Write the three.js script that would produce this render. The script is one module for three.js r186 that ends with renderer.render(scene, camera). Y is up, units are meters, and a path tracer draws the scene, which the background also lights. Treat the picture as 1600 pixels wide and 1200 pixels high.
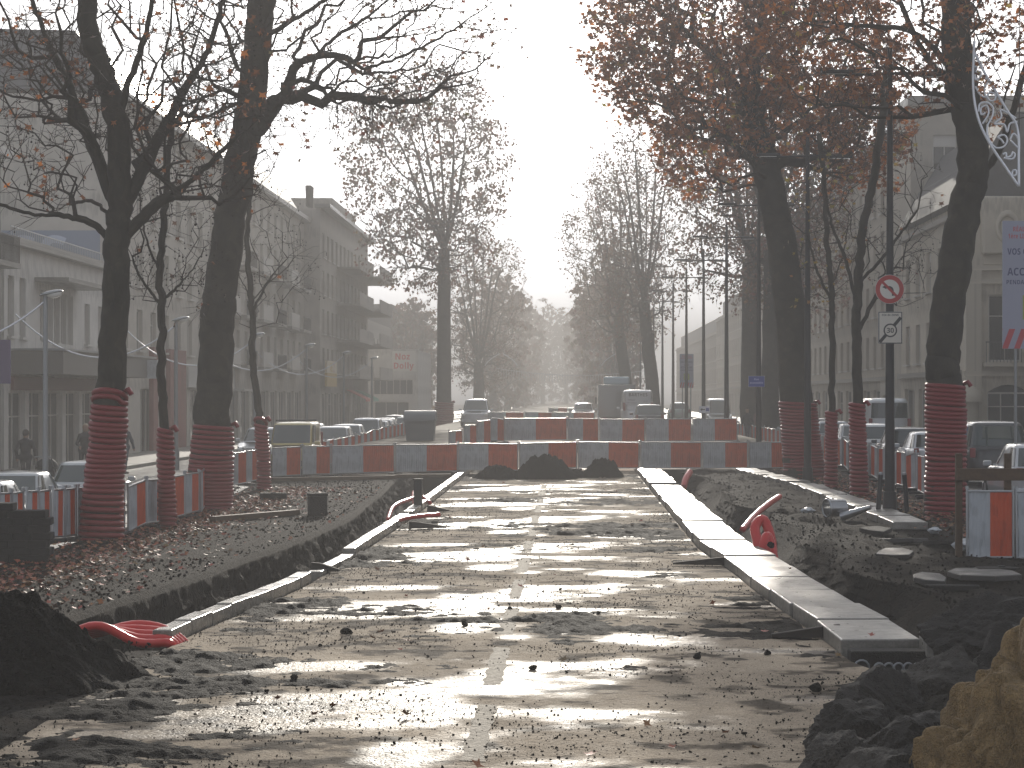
import * as THREE from 'three';
import { mergeGeometries, toCreasedNormals } from 'three/addons/utils/BufferGeometryUtils.js';
import { RoundedBoxGeometry } from 'three/addons/geometries/RoundedBoxGeometry.js';
import { MarchingCubes } from 'three/addons/objects/MarchingCubes.js';

// ------------------------------------------------------------------ camera, sky, sun, exposure
const F = 3400, EYE = 2.7, VX = 887, VY = 620;            // focal length in photo pixels, eye height, vanishing point of the street
const scene = new THREE.Scene();
const camera = new THREE.PerspectiveCamera(2 * Math.atan(600 / F) * 180 / Math.PI, 4 / 3, 0.5, 3000);
camera.position.set(0, EYE, 0);
camera.setViewOffset(1600, 1200, 800 - VX, 600 - VY, 1600, 1200);
scene.add(camera);
const renderer = new THREE.WebGLRenderer({ antialias: true });
renderer.toneMapping = THREE.LinearToneMapping;
renderer.toneMappingExposure = 1.08;
renderer.shadowMap.enabled = true;

const SUN_EL = 15.5 * Math.PI / 180, SUN_AZ = -0.3 * Math.PI / 180;
const sunDir = new THREE.Vector3(Math.sin(SUN_AZ) * Math.cos(SUN_EL), Math.sin(SUN_EL), -Math.cos(SUN_AZ) * Math.cos(SUN_EL));
{
  // clear winter air, bright and milky round the low sun
  const W = 1024, Hh = 512, d = new Float32Array(W * Hh * 4), v = new THREE.Vector3();
  for (let j = 0; j < Hh; j++) for (let i = 0; i < W; i++) {
    const phi = (i + 0.5) / W * 2 * Math.PI, th = (j + 0.5) / Hh * Math.PI - Math.PI / 2;
    v.set(Math.cos(th) * Math.cos(phi - Math.PI), Math.sin(th), Math.cos(th) * Math.sin(phi - Math.PI));
    const a = Math.acos(Math.min(1, Math.max(-1, v.dot(sunDir)))) * 180 / Math.PI, e = Math.max(0, v.y);
    const air = 0.36 + 0.36 * Math.exp(-e / 0.22), glow = 5.5 * Math.exp(-a / 9) + 1.5 * Math.exp(-a / 26);
    const k = (j * W + i) * 4;
    d[k] = air * 0.86 + glow * 1.0; d[k + 1] = air * 0.96 + glow * 0.97; d[k + 2] = air * 1.16 + glow * 0.93; d[k + 3] = 1;
  }
  const t = new THREE.DataTexture(d, W, Hh, THREE.RGBAFormat, THREE.FloatType);
  t.mapping = THREE.EquirectangularReflectionMapping; t.magFilter = t.minFilter = THREE.LinearFilter; t.needsUpdate = true;
  scene.background = t; scene.environment = t;
}
const sun = new THREE.DirectionalLight(new THREE.Color(1.0, 0.93, 0.82), 5);
sun.position.copy(sunDir).multiplyScalar(400); sun.target.position.set(0, 0, -60); sun.position.add(sun.target.position);
sun.castShadow = true; sun.shadow.mapSize.set(4096, 4096);
Object.assign(sun.shadow.camera, { left: -60, right: 60, top: 160, bottom: -120, near: 10, far: 1200 });
scene.add(sun, sun.target);
scene.fog = new THREE.FogExp2(new THREE.Color(0.95, 0.91, 0.86), 0.0028);

// ------------------------------------------------------------------ helpers
let seed = 7;
const rnd = () => { seed |= 0; seed = seed + 0x6D2B79F5 | 0; let t = Math.imul(seed ^ seed >>> 15, 1 | seed); t = t + Math.imul(t ^ t >>> 7, 61 | t) ^ t; return ((t ^ t >>> 14) >>> 0) / 4294967296; };
const rr = (a, b) => a + (b - a) * rnd();
const V = (x, y, z) => new THREE.Vector3(x, y, z);
const lerp = (a, b, t) => a + (b - a) * t, clamp = (x, a, b) => Math.min(b, Math.max(a, x)), smooth = (a, b, x) => { const t = clamp((x - a) / (b - a), 0, 1); return t * t * (3 - 2 * t); };
const at = (px, py, Z) => V((px - VX) / F * Z, EYE - (py - VY) / F * Z, -Z);          // photo pixel at a known depth
const depthOf = (py, y = 0) => F * (EYE - y) / (py - VY);                              // depth of a pixel that shows ground of height y
const gnd = (px, py, y = 0) => { const p = at(px, py, depthOf(py, y)); p.y = y; return p; };
function hash(x, y) { let h = Math.imul(x, 374761393) + Math.imul(y, 668265263) | 0; h = Math.imul(h ^ h >>> 13, 1274126177); return ((h ^ h >>> 16) >>> 0) / 4294967296; }
function vn(x, y, p = 0) { const xi = Math.floor(x), yi = Math.floor(y), fx = x - xi, fy = y - yi, u = fx * fx * (3 - 2 * fx), w = fy * fy * (3 - 2 * fy), m = (a) => p ? ((a % p) + p) % p : a;
  return lerp(lerp(hash(m(xi), m(yi)), hash(m(xi + 1), m(yi)), u), lerp(hash(m(xi), m(yi + 1)), hash(m(xi + 1), m(yi + 1)), u), w); }
function fbm(x, y, o = 4, p = 0) { let s = 0, a = 0.5, n = 0; for (let i = 0; i < o; i++) { s += a * vn(x, y, p); n += a; a *= 0.5; x *= 2; y *= 2; p *= 2; } return s / n; }

const used = new Map();
function numbered(n) { const k = used.get(n) || 0; used.set(n, k + 1); return k ? n + '_' + String(k).padStart(3, '0') : n; }
function shade(o) { o.castShadow = o.receiveShadow = true; return o; }
function info(o, label, category, group) { o.userData.label = label; o.userData.category = category; if (group) o.userData.group = group; return o; }
function thing(name, label, category, pos, group, turn = 0) { const g = new THREE.Group(); g.name = numbered(name); if (pos) g.position.copy(pos); g.rotation.y = turn; info(g, label, category, group); scene.add(g); return g; }
function part(parent, name, geo, mat, kind) { const m = shade(new THREE.Mesh(geo, mat)); m.name = name; if (kind) m.userData.kind = kind; parent.add(m); return m; }
function single(name, label, category, geo, mat, group) { const m = shade(new THREE.Mesh(geo, mat)); m.name = numbered(name); info(m, label, category, group); scene.add(m); return m; }
function struct(name, geo, mat, kind = 'structure') { const m = shade(new THREE.Mesh(geo, mat)); m.name = numbered(name); m.userData.kind = kind; scene.add(m); return m; }
function sub(parent, name, pos) { const g = new THREE.Group(); g.name = name; if (pos) g.position.set(...pos); parent.add(g); return g; }

// uv in metres by the way each face points
function uvm(g, s = 1) {
  g = g.index ? g.toNonIndexed() : g; const p = g.attributes.position, uv = new Float32Array(p.count * 2), a = V(), b = V(), c = V();
  for (let i = 0; i < p.count; i += 3) {
    a.fromBufferAttribute(p, i); b.fromBufferAttribute(p, i + 1); c.fromBufferAttribute(p, i + 2);
    const n = b.clone().sub(a).cross(c.clone().sub(a)), ax = Math.abs(n.x), ay = Math.abs(n.y), az = Math.abs(n.z);
    [a, b, c].forEach((q, k) => { const [u, w] = ay >= ax && ay >= az ? [q.x, q.z] : ax >= az ? [q.z, q.y] : [q.x, q.y]; uv[(i + k) * 2] = u * s; uv[(i + k) * 2 + 1] = w * s; });
  }
  g.setAttribute('uv', new THREE.BufferAttribute(uv, 2)); return g;
}
const box = (w, h, d, x = 0, y = 0, z = 0) => new THREE.BoxGeometry(w, h, d).translate(x, y, z);
const rbox = (w, h, d, x = 0, y = 0, z = 0, r = 0.01) => new RoundedBoxGeometry(w, h, d, 1, r).translate(x, y, z);
const cyl = (r0, r1, h, x = 0, y = 0, z = 0, n = 12) => new THREE.CylinderGeometry(r1, r0, h, n).translate(x, y, z);
const merge = (list) => mergeGeometries(list.map((g) => { g = g.index ? g.toNonIndexed() : g.clone(); for (const k of Object.keys(g.attributes)) if (!['position', 'normal', 'uv'].includes(k)) g.deleteAttribute(k); return g; }));
class GB {                                                  // collects tubes and facets
  constructor() { this.p = []; this.i = []; this.c = []; this.uv = []; }
  v(x, y, z, c, u = 0, w = 0) { this.p.push(x, y, z); if (c) this.c.push(c[0], c[1], c[2]); this.uv.push(u, w); return this.p.length / 3 - 1; }
  tube(pts, rad, sides = 6, cap = false, vScale = 1) {
    const n = pts.length; if (n < 2) return; let nx = V(), first = this.p.length / 3, t = V(), bn = V(), len = 0;
    for (let k = 0; k < n; k++) {
      t.copy(pts[Math.min(k + 1, n - 1)]).sub(pts[Math.max(k - 1, 0)]).normalize();
      if (k === 0) { nx.set(Math.abs(t.y) < 0.9 ? 0 : 1, Math.abs(t.y) < 0.9 ? 1 : 0, 0); } else len += pts[k].distanceTo(pts[k - 1]);
      nx.addScaledVector(t, -nx.dot(t)).normalize(); bn.crossVectors(t, nx);
      const r = Array.isArray(rad) ? rad[k] : rad;
      for (let s = 0; s < sides; s++) { const a = s / sides * 2 * Math.PI, c = Math.cos(a) * r, d = Math.sin(a) * r; this.v(pts[k].x + nx.x * c + bn.x * d, pts[k].y + nx.y * c + bn.y * d, pts[k].z + nx.z * c + bn.z * d, null, s / sides, len * vScale); }
    }
    for (let k = 0; k < n - 1; k++) for (let s = 0; s < sides; s++) { const a = first + k * sides + s, b = first + k * sides + (s + 1) % sides, c = a + sides, d = b + sides; this.i.push(a, b, c, b, d, c); }
    if (cap) for (const [k, f] of [[0, 1], [n - 1, 0]]) { const o = first + k * sides, m = this.v(pts[k].x, pts[k].y, pts[k].z); for (let s = 0; s < sides; s++) { const a = o + s, b = o + (s + 1) % sides; f ? this.i.push(m, b, a) : this.i.push(m, a, b); } }
  }
  geo() {
    const g = new THREE.BufferGeometry(); g.setAttribute('position', new THREE.Float32BufferAttribute(this.p, 3)); g.setAttribute('uv', new THREE.Float32BufferAttribute(this.uv, 2));
    if (this.c.length) g.setAttribute('color', new THREE.Float32BufferAttribute(this.c, 3));
    g.setIndex(this.i); g.computeVertexNormals(); return g;
  }
}
function grid(nu, nv, f) {                                  // f(u index, v index) -> [x, y, z]
  const g = new GB();
  for (let j = 0; j <= nv; j++) for (let i = 0; i <= nu; i++) { const [x, y, z] = f(i, j); g.v(x, y, z, null, x, -z); }
  for (let j = 0; j < nv; j++) for (let i = 0; i < nu; i++) { const a = j * (nu + 1) + i, b = a + 1, c = a + nu + 1, d = c + 1; g.i.push(a, b, c, b, d, c); }
  return g.geo();
}
const curve = (pts, n) => new THREE.CatmullRomCurve3(pts).getPoints(n);

// ------------------------------------------------------------------ materials
const tex = {};
function makeTex(name, N, fn, srgb) {
  const d = new Uint8Array(N * N * 4);
  for (let j = 0; j < N; j++) for (let i = 0; i < N; i++) { const c = fn(i / N, j / N), k = (j * N + i) * 4; d[k] = clamp(c[0], 0, 255); d[k + 1] = clamp(c[1], 0, 255); d[k + 2] = clamp(c[2], 0, 255); d[k + 3] = 255; }
  const t = new THREE.DataTexture(d, N, N); t.wrapS = t.wrapT = THREE.RepeatWrapping; t.magFilter = THREE.LinearFilter; t.minFilter = THREE.LinearMipmapLinearFilter; t.generateMipmaps = true;
  if (srgb) t.colorSpace = THREE.SRGBColorSpace; t.needsUpdate = true; tex[name] = t; return t;
}
const rep = (t, r) => { const c = t.clone(); c.repeat.set(r, r); c.needsUpdate = true; return c; };
const g3 = (v) => [v, v, v];
makeTex('grain', 512, (u, v) => g3(170 + 85 * (0.6 * fbm(u * 8, v * 8, 4, 8) + 0.4 * fbm(u * 64, v * 64, 2, 64)) - 40), true);     // neutral tone variation for walls, stone, timber
makeTex('render', 512, (u, v) => { const a = fbm(u * 6, v * 6, 5, 6), s = smooth(0.5, 0.8, fbm(u * 22 + 4, v * 5 + 2, 4, 5)); return g3(244 - 34 * a - 34 * s); }, true);
makeTex('scuff', 512, (u, v) => { const a = fbm(u * 5, v * 5, 5, 5), b = smooth(0.55, 0.75, fbm(u * 30 + 2, v * 8 + 5, 4, 8)); return g3(236 - 18 * smooth(0.45, 0.7, a) - 22 * b); }, true);
makeTex('rough', 512, (u, v) => g3(90 + 140 * fbm(u * 10 + 3, v * 10 + 9, 5, 10)));
makeTex('fineBump', 512, (u, v) => g3(255 * (0.5 * fbm(u * 40, v * 40, 3, 40) + 0.5 * hash(Math.floor(u * 512), Math.floor(v * 512)))));
makeTex('lumpBump', 512, (u, v) => g3(255 * fbm(u * 12, v * 12, 6, 12)));
function cells(u, v, n) { const x = u * n, y = v * n, xi = Math.floor(x), yi = Math.floor(y); let d = 9; for (let j = -1; j < 2; j++) for (let i = -1; i < 2; i++) { const a = ((xi + i) % n + n) % n, b = ((yi + j) % n + n) % n, r = 0.55 + 0.9 * hash(a + 71, b + 13), q = Math.hypot(xi + i + hash(a, b) - x, yi + j + hash(a + 500, b + 90) - y) / r; if (q < d) d = q; } return Math.max(0, 1 - d * d); }
makeTex('pebble', 1024, (u, v) => g3(255 * clamp(0.45 * cells(u, v, 46) + 0.3 * cells(u + 0.3, v + 0.7, 110) + 0.35 * fbm(u * 9, v * 9, 4, 9), 0, 1)));
makeTex('road', 1024, (u, v) => {
  const big = fbm(u * 6, v * 6, 5, 6), st = smooth(0.5, 0.72, fbm(u * 20 + 5, v * 20 + 2, 5, 20)), sp = hash(Math.floor(u * 1024), Math.floor(v * 1024)), b = 146 + 46 * (big - 0.5) + 60 * (sp - 0.5);
  return [lerp(b * 1.06, 50, st * 0.8), lerp(b * 0.97, 44, st * 0.8), lerp(b * 0.85, 38, st * 0.8)];
}, true);
makeTex('roadRough', 1024, (u, v) => { const a = fbm(u * 7 + 11, v * 7 + 4, 5, 7), b = fbm(u * 70, v * 70, 2, 70); return g3(clamp(128 + 110 * smooth(0.26, 0.46, a) + 50 * (b - 0.5), 95, 255)); });
makeTex('soil', 512, (u, v) => { const a = fbm(u * 10, v * 10, 5, 10), s = hash(Math.floor(u * 512), Math.floor(v * 512)); const b = 34 + 60 * a + 22 * (s - 0.5); return [b * 1.08, b * 0.94, b * 0.8]; }, true);
makeTex('bark', 512, (u, v) => { const a = fbm(u * 8, v * 8, 4, 8), p = smooth(0.5, 0.56, fbm(u * 14 + 7, v * 14, 3, 14)), b = 74 + 56 * a + 20 * p + 30 * (hash(Math.floor(u * 512), Math.floor(v * 512)) - 0.5); return [b * 1.02, b * 0.98, b * 0.86]; }, true);

const std = (o) => new THREE.MeshStandardMaterial(o);
const M = {
  road: new THREE.MeshPhysicalMaterial({ map: rep(tex.road, 1 / 7), roughnessMap: rep(tex.roadRough, 1 / 9), roughness: 1, specularIntensity: 0.1, bumpMap: rep(tex.pebble, 1 / 2.2), bumpScale: 0.022 }),
  farRoad: new THREE.MeshPhysicalMaterial({ map: rep(tex.road, 1 / 9), color: 0x8a867f, roughness: 0.85, specularIntensity: 0.3, bumpMap: rep(tex.lumpBump, 1 / 3), bumpScale: 0.01 }),
  soil: new THREE.MeshPhysicalMaterial({ map: rep(tex.soil, 1 / 2.1), color: 0x746c63, roughness: 0.96, specularIntensity: 0.2, bumpMap: rep(tex.pebble, 1 / 1.7), bumpScale: 0.07 }),
  mud: new THREE.MeshPhysicalMaterial({ map: rep(tex.soil, 1 / 1.3), color: 0x4e4842, roughness: 0.85, specularIntensity: 0.25, bumpMap: rep(tex.pebble, 1 / 1.1), bumpScale: 0.05 }),
  heap: new THREE.MeshPhysicalMaterial({ map: rep(tex.soil, 1 / 1.5), color: 0x3a342f, roughness: 0.95, specularIntensity: 0.25, bumpMap: rep(tex.pebble, 1 / 1.3), bumpScale: 0.08 }),
  sand: std({ map: rep(tex.grain, 1 / 0.7), color: 0xd0ae78, roughness: 0.95, bumpMap: rep(tex.pebble, 1 / 0.8), bumpScale: 0.06 }),
  rock: std({ map: rep(tex.grain, 1 / 0.5), color: 0x302a25, roughness: 0.85, bumpMap: rep(tex.pebble, 1 / 0.8), bumpScale: 0.03 }),
  rockPale: std({ map: rep(tex.grain, 1 / 0.5), color: 0x524c45, roughness: 0.85, bumpMap: rep(tex.pebble, 1 / 0.8), bumpScale: 0.03 }),
  concrete: std({ map: rep(tex.grain, 1 / 1.1), color: 0xb4afa5, roughnessMap: rep(tex.rough, 1 / 1.3), roughness: 0.62, bumpMap: rep(tex.fineBump, 1 / 0.8), bumpScale: 0.0015 }),
  kerbStone: std({ map: rep(tex.grain, 1 / 1.1), color: 0xbab3a6, roughnessMap: rep(tex.rough, 1 / 1.3), roughness: 0.42, bumpMap: rep(tex.fineBump, 1 / 0.8), bumpScale: 0.001 }),
  pave: std({ map: rep(tex.grain, 1 / 3), color: 0xa8a298, roughness: 0.55, bumpMap: rep(tex.fineBump, 1), bumpScale: 0.002 }),
  asphalt: std({ map: rep(tex.grain, 1 / 2.3), color: 0x57534e, roughnessMap: rep(tex.rough, 1 / 2.9), roughness: 0.9, bumpMap: rep(tex.fineBump, 1 / 0.9), bumpScale: 0.005 }),
  paint: new THREE.MeshPhysicalMaterial({ map: rep(tex.grain, 1 / 0.6), color: 0xd2c6b2, roughness: 0.78, specularIntensity: 0.12, bumpMap: rep(tex.pebble, 1 / 2.2), bumpScale: 0.022 }),
  bark: std({ map: tex.bark, color: 0x7a756c, roughness: 0.88, bumpMap: tex.lumpBump, bumpScale: 0.025 }),
  twig: std({ color: 0x3a322b, roughness: 0.85 }),
  redHose: std({ color: 0x7c1016, roughness: 0.38, bumpMap: tex.rough, bumpScale: 0.003 }),
  redPipe: new THREE.MeshPhysicalMaterial({ color: 0xc02420, roughness: 0.28 }),
  white: std({ map: rep(tex.scuff, 0.6), color: 0xbfc4c8, roughness: 0.4 }),
  orange: std({ map: rep(tex.scuff, 0.6), color: 0xd4501c, roughness: 0.45 }),
  steel: std({ color: 0xa6a8aa, roughness: 0.32, metalness: 0.85 }),
  darkSteel: std({ color: 0x2b2c2e, roughness: 0.42, metalness: 0.4 }),
  lampGrey: std({ color: 0x8d9092, roughness: 0.4, metalness: 0.5 }),
  rubber: std({ color: 0x1c1c1c, roughness: 0.8 }),
  wood: std({ map: rep(tex.grain, 1.5), color: 0x7d6348, roughness: 0.75, bumpMap: rep(tex.lumpBump, 2), bumpScale: 0.004 }),
  glass: std({ color: 0x1d2326, roughness: 0.06, metalness: 0.0 }),
  carGlass: new THREE.MeshPhysicalMaterial({ color: 0x223230, roughness: 0.05, clearcoat: 1, clearcoatRoughness: 0.03 }),
  frame: std({ color: 0xbcb8b0, roughness: 0.5 }),
  lampGlass: new THREE.MeshPhysicalMaterial({ color: 0xe8e8e4, roughness: 0.12, clearcoat: 1 }),
  chrome: std({ color: 0xc8c8c8, roughness: 0.15, metalness: 1 }),
  tail: std({ color: 0x7c0f10, roughness: 0.2 }),
  garland: std({ color: 0xe4e6ea, roughness: 0.22, metalness: 0.3 }),
};
const wallMat = (hex, s = 1 / 4) => std({ map: rep(tex.render, s), color: hex, roughness: 0.85, bumpMap: rep(tex.fineBump, 1 / 2), bumpScale: 0.003 });

// ------------------------------------------------------------------ street surfaces
const pl = (tab) => (Z) => { if (Z <= tab[0][0]) return tab[0][1]; for (let k = 1; k < tab.length; k++) if (Z <= tab[k][0]) { const t = (Z - tab[k - 1][0]) / (tab[k][0] - tab[k - 1][0]); return lerp(tab[k - 1][1], tab[k][1], t * t * (3 - 2 * t) * 0.5 + t * 0.5); } return tab[tab.length - 1][1]; };
const xL = pl([[24, -4.33], [31.5, -3.75], [36, -3.6], [49, -3.47], [80, -3.5]]);
const xR = pl([[22.5, 2.88], [32.2, 2.56], [38.8, 2.32], [51.7, 2.36], [80, 2.45]]);
const lipL = pl([[25, -6.2], [34, -5.5], [42, -5.05], [48, -4.9], [58, -5.2], [72, -5.7], [80, -5.8]]);
const lipR = (Z) => xR(Z) + 2.15 + 0.25 * Math.sin(Z * 0.31) + 0.18 * Math.sin(Z * 0.9);
const ZB = 82;                                             // where the works area ends behind the cross barrier
const farY = (Z) => 0.75 * smooth(82, 92, Z);              // ground behind the barrier lies higher
const laneY = (Z) => lerp(-0.65, -0.03, smooth(54, 76, Z));

struct('ground', new THREE.PlaneGeometry(500, 1060).rotateX(-Math.PI / 2).translate(0, -1.1, -500), M.soil);
struct('road', grid(70, 360, (i, j) => { const Z = lerp(2, ZB, Math.pow(j / 360, 1.4)), a = Z < 23.4 ? lerp(-7, xL(24), smooth(16, 23.4, Z)) : xL(Z) + 0.02, b = xR(Z) + (Z < 22.6 ? 3 * (1 - smooth(15, 22.6, Z)) : 0), x = lerp(a, b, i / 70);
  return [x, 0.012 * (fbm(x * 0.9, Z * 0.5, 3) - 0.5) - 0.0006 * x * x, -Z]; }), M.road);
struct('far_road', uvm(grid(8, 120, (i, j) => { const Z = lerp(ZB - 0.02, 900, Math.pow(j / 120, 2)), x = [-10.3, -9.1, -8.9, -4, 0, 4, 8.9, 9.1, 10.15][i]; return [x, i === 0 ? -0.1 : i === 8 ? 0.05 : farY(Z) * (i === 1 || i === 7 ? 0.9 : 1) - 0.03, -Z]; })), M.farRoad);
// left: old asphalt strip, trench wall and trench floor
const trenchL = (Z) => smooth(23.2, 24.4, Z);
struct('trench_bank', grid(64, 640, (i, j) => {
  const Z = lerp(4, ZB, Math.pow(j / 640, 1.25)), t = trenchL(Z), lip = lerp(-6.6, lipL(Z), t), dep = -0.85 * t, n = fbm(Z * 1.7, i * 0.35, 4) - 0.5;
  if (i <= 34) { const x = lerp(-10.4, lip, i / 34), edge = smooth(-9.0, -10.3, x); return [x, 0.07 * (fbm(x * 0.8 + 20, Z * 0.35, 4) - 0.5) * smooth(lip, lip - 0.8, x) + 0.02 + laneY(Z) * edge * 0.98 - 0.05 * edge, -Z]; }
  const k = i - 34;
  if (k <= 18) { const f = k / 18; return [lip + (0.1 + 0.32 * f * f) * t + t * (0.2 * n + 0.22 * (fbm(Z * 6, f * 4 + 3, 3) - 0.5)) * Math.sin(f * 3.1) + 0.02 * f, dep * f + 0.0, -Z + 0.1 * n]; }
  const f = (k - 18) / 12; return [lerp(lip + 0.42 * t + 0.02, xL(Z) + 0.02 - (Z < 23.4 ? 0.05 : 0), f), dep + t * 0.12 * (fbm(f * 5, Z * 1.1, 3) - 0.4) - 0.01, -Z];
}), M.soil);
// right: trench beside the slab, then churned soil up to the tree line
const bankY = (x, Z, lip = lipR(Z)) => { const q = smooth(lip, lip + 0.6, x) * smooth(8.2, 7, x); return 0.03 + q * (0.5 * (fbm(x * 0.75, Z * 0.4 + 9, 5) - 0.45) + 0.16 * (fbm(x * 3.1, Z * 2.3, 3) - 0.5)) + 0.12 * smooth(8.5, 10.5, x); };
struct('soil_bank', grid(84, 320, (i, j) => {
  const Z = lerp(4, ZB, Math.pow(j / 320, 1.25)), t = smooth(20.4, 22.6, Z), a = xR(Z) + (Z < 22.6 ? 3 * (1 - smooth(15, 22.6, Z)) : 0) + 0.98 * t, lip = lipR(Z) + 1.2 * (1 - t), n = fbm(Z * 1.6 + 50, i * 0.3, 4) - 0.5, dep = -0.9 * t;
  if (i <= 10) return [lerp(a - 0.3 * t, a + 0.55 * t + 0.1, i / 10), dep + t * 0.1 * n - 0.02, -Z];
  if (i <= 34) { const f = (i - 10) / 24; return [lerp(a + 0.55 * t + 0.1, lip, f) + 0.25 * n * t * Math.sin(f * 3.1), lerp(dep, 0.03, Math.pow(f, 0.8)) + 0.22 * n * t * Math.sin(f * 3.1), -Z]; }
  const x = lerp(lip, 11, (i - 34) / 50); return [x, bankY(x, Z, lip), -Z];
}), M.soil);
// side lanes and pavements
const strip = (x0, x1, yf, n = 90, z0 = 3, z1 = 620) => uvm(grid(2, n, (i, j) => { const Z = lerp(z0, z1, Math.pow(j / n, 1.8)); return [lerp(x0, x1, i / 2), yf(Z), -Z]; }));
struct('side_lane', strip(-16.6, -10.2, (Z) => laneY(Z) - 0.02), M.asphalt);
struct('side_lane', strip(10.1, 15.2, () => 0.13), M.asphalt);
const solidStrip = (x0, x1, yf) => merge([strip(x0, x1, yf), strip(x0, x0 + 0.01, (Z) => yf(Z) - 0.002), grid(1, 60, (i, j) => { const Z = lerp(3, 620, Math.pow(j / 60, 1.8)), x = Math.abs(x0) < Math.abs(x1) ? x0 : x1; return [x, yf(Z) - (i ? 0.14 : 0), -Z]; })].map((g) => uvm(g)));
struct('pavement', solidStrip(-20.2, -16.6, (Z) => laneY(Z) + 0.12), M.pave);
struct('pavement', solidStrip(15.2, 20.5, () => 0.27), M.pave);

// mud that lies on the road: a skin of lumps that rises through the surface where the works left it
const mudH = (x, Z) => {
  const big = fbm(x * 0.28 + 3, Z * 0.42 + 7, 4), mid = fbm(x * 1.6, Z * 1.9, 4), edge = Math.max(smooth(xL(Z) + 1.3, xL(Z) + 0.1, x), smooth(xR(Z) - 1.6, xR(Z) - 0.2, x));
  const band = Math.exp(-Math.pow((Z - 24.6 - 0.25 * x) / 0.9, 2)) * 0.16 + Math.exp(-Math.pow((Z - 32.5) / 0.7, 2)) * 0.10 + Math.exp(-Math.pow((Z - 20.4) / 0.45, 2)) * 0.1 + Math.exp(-Math.pow((Z - 28) / 0.4, 2)) * 0.06;
  return 0.2 * (big - 0.575 + 0.08 * edge + band * 0.9) * (0.3 + 1.4 * mid) + 0.08 * (mid - 0.57) + 0.07 * (fbm(x * 5 + 2, Z * 5, 3) - 0.54) + 0.025 * (vn(x * 17, Z * 17) - 0.5);
};
struct('road_mud', grid(210, 900, (i, j) => { const Z = lerp(14, 79, Math.pow(j / 900, 1.5)), x = lerp((Z < 23.4 ? lerp(-7, xL(24), smooth(16, 23.4, Z)) : xL(Z)) + 0.06, xR(Z) - 0.05 + (Z < 22.6 ? 2.4 * (1 - smooth(15, 22.6, Z)) : 0), i / 210);
  return [x, clamp(mudH(x, Z), -0.04, 0.1) - 0.0006 * x * x - 0.012, -Z]; }), M.mud, 'stuff');
// centre line dashes, worn
{
  const line = thing('centre_line', 'worn white dashed line painted down the middle of the muddy road', 'road marking');
  for (let k = 0; k < 13; k++) { const Z0 = 16.1 + k * 4.33, xc = (Z) => (740 + (1180 - (VY + F * EYE / Z)) * 0.262 - VX) / F * Z; if (Z0 + 3 > 68) break;
    part(line, 'dash', uvm(grid(1, 20, (i, j) => { const Z = Z0 + 3 * j / 20; return [xc(Z) + (i - 0.5) * 0.17 + rr(-0.02, 0.02), 0.0035, -Z + rr(-0.05, 0.05)]; })), M.paint); }
}

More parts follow.
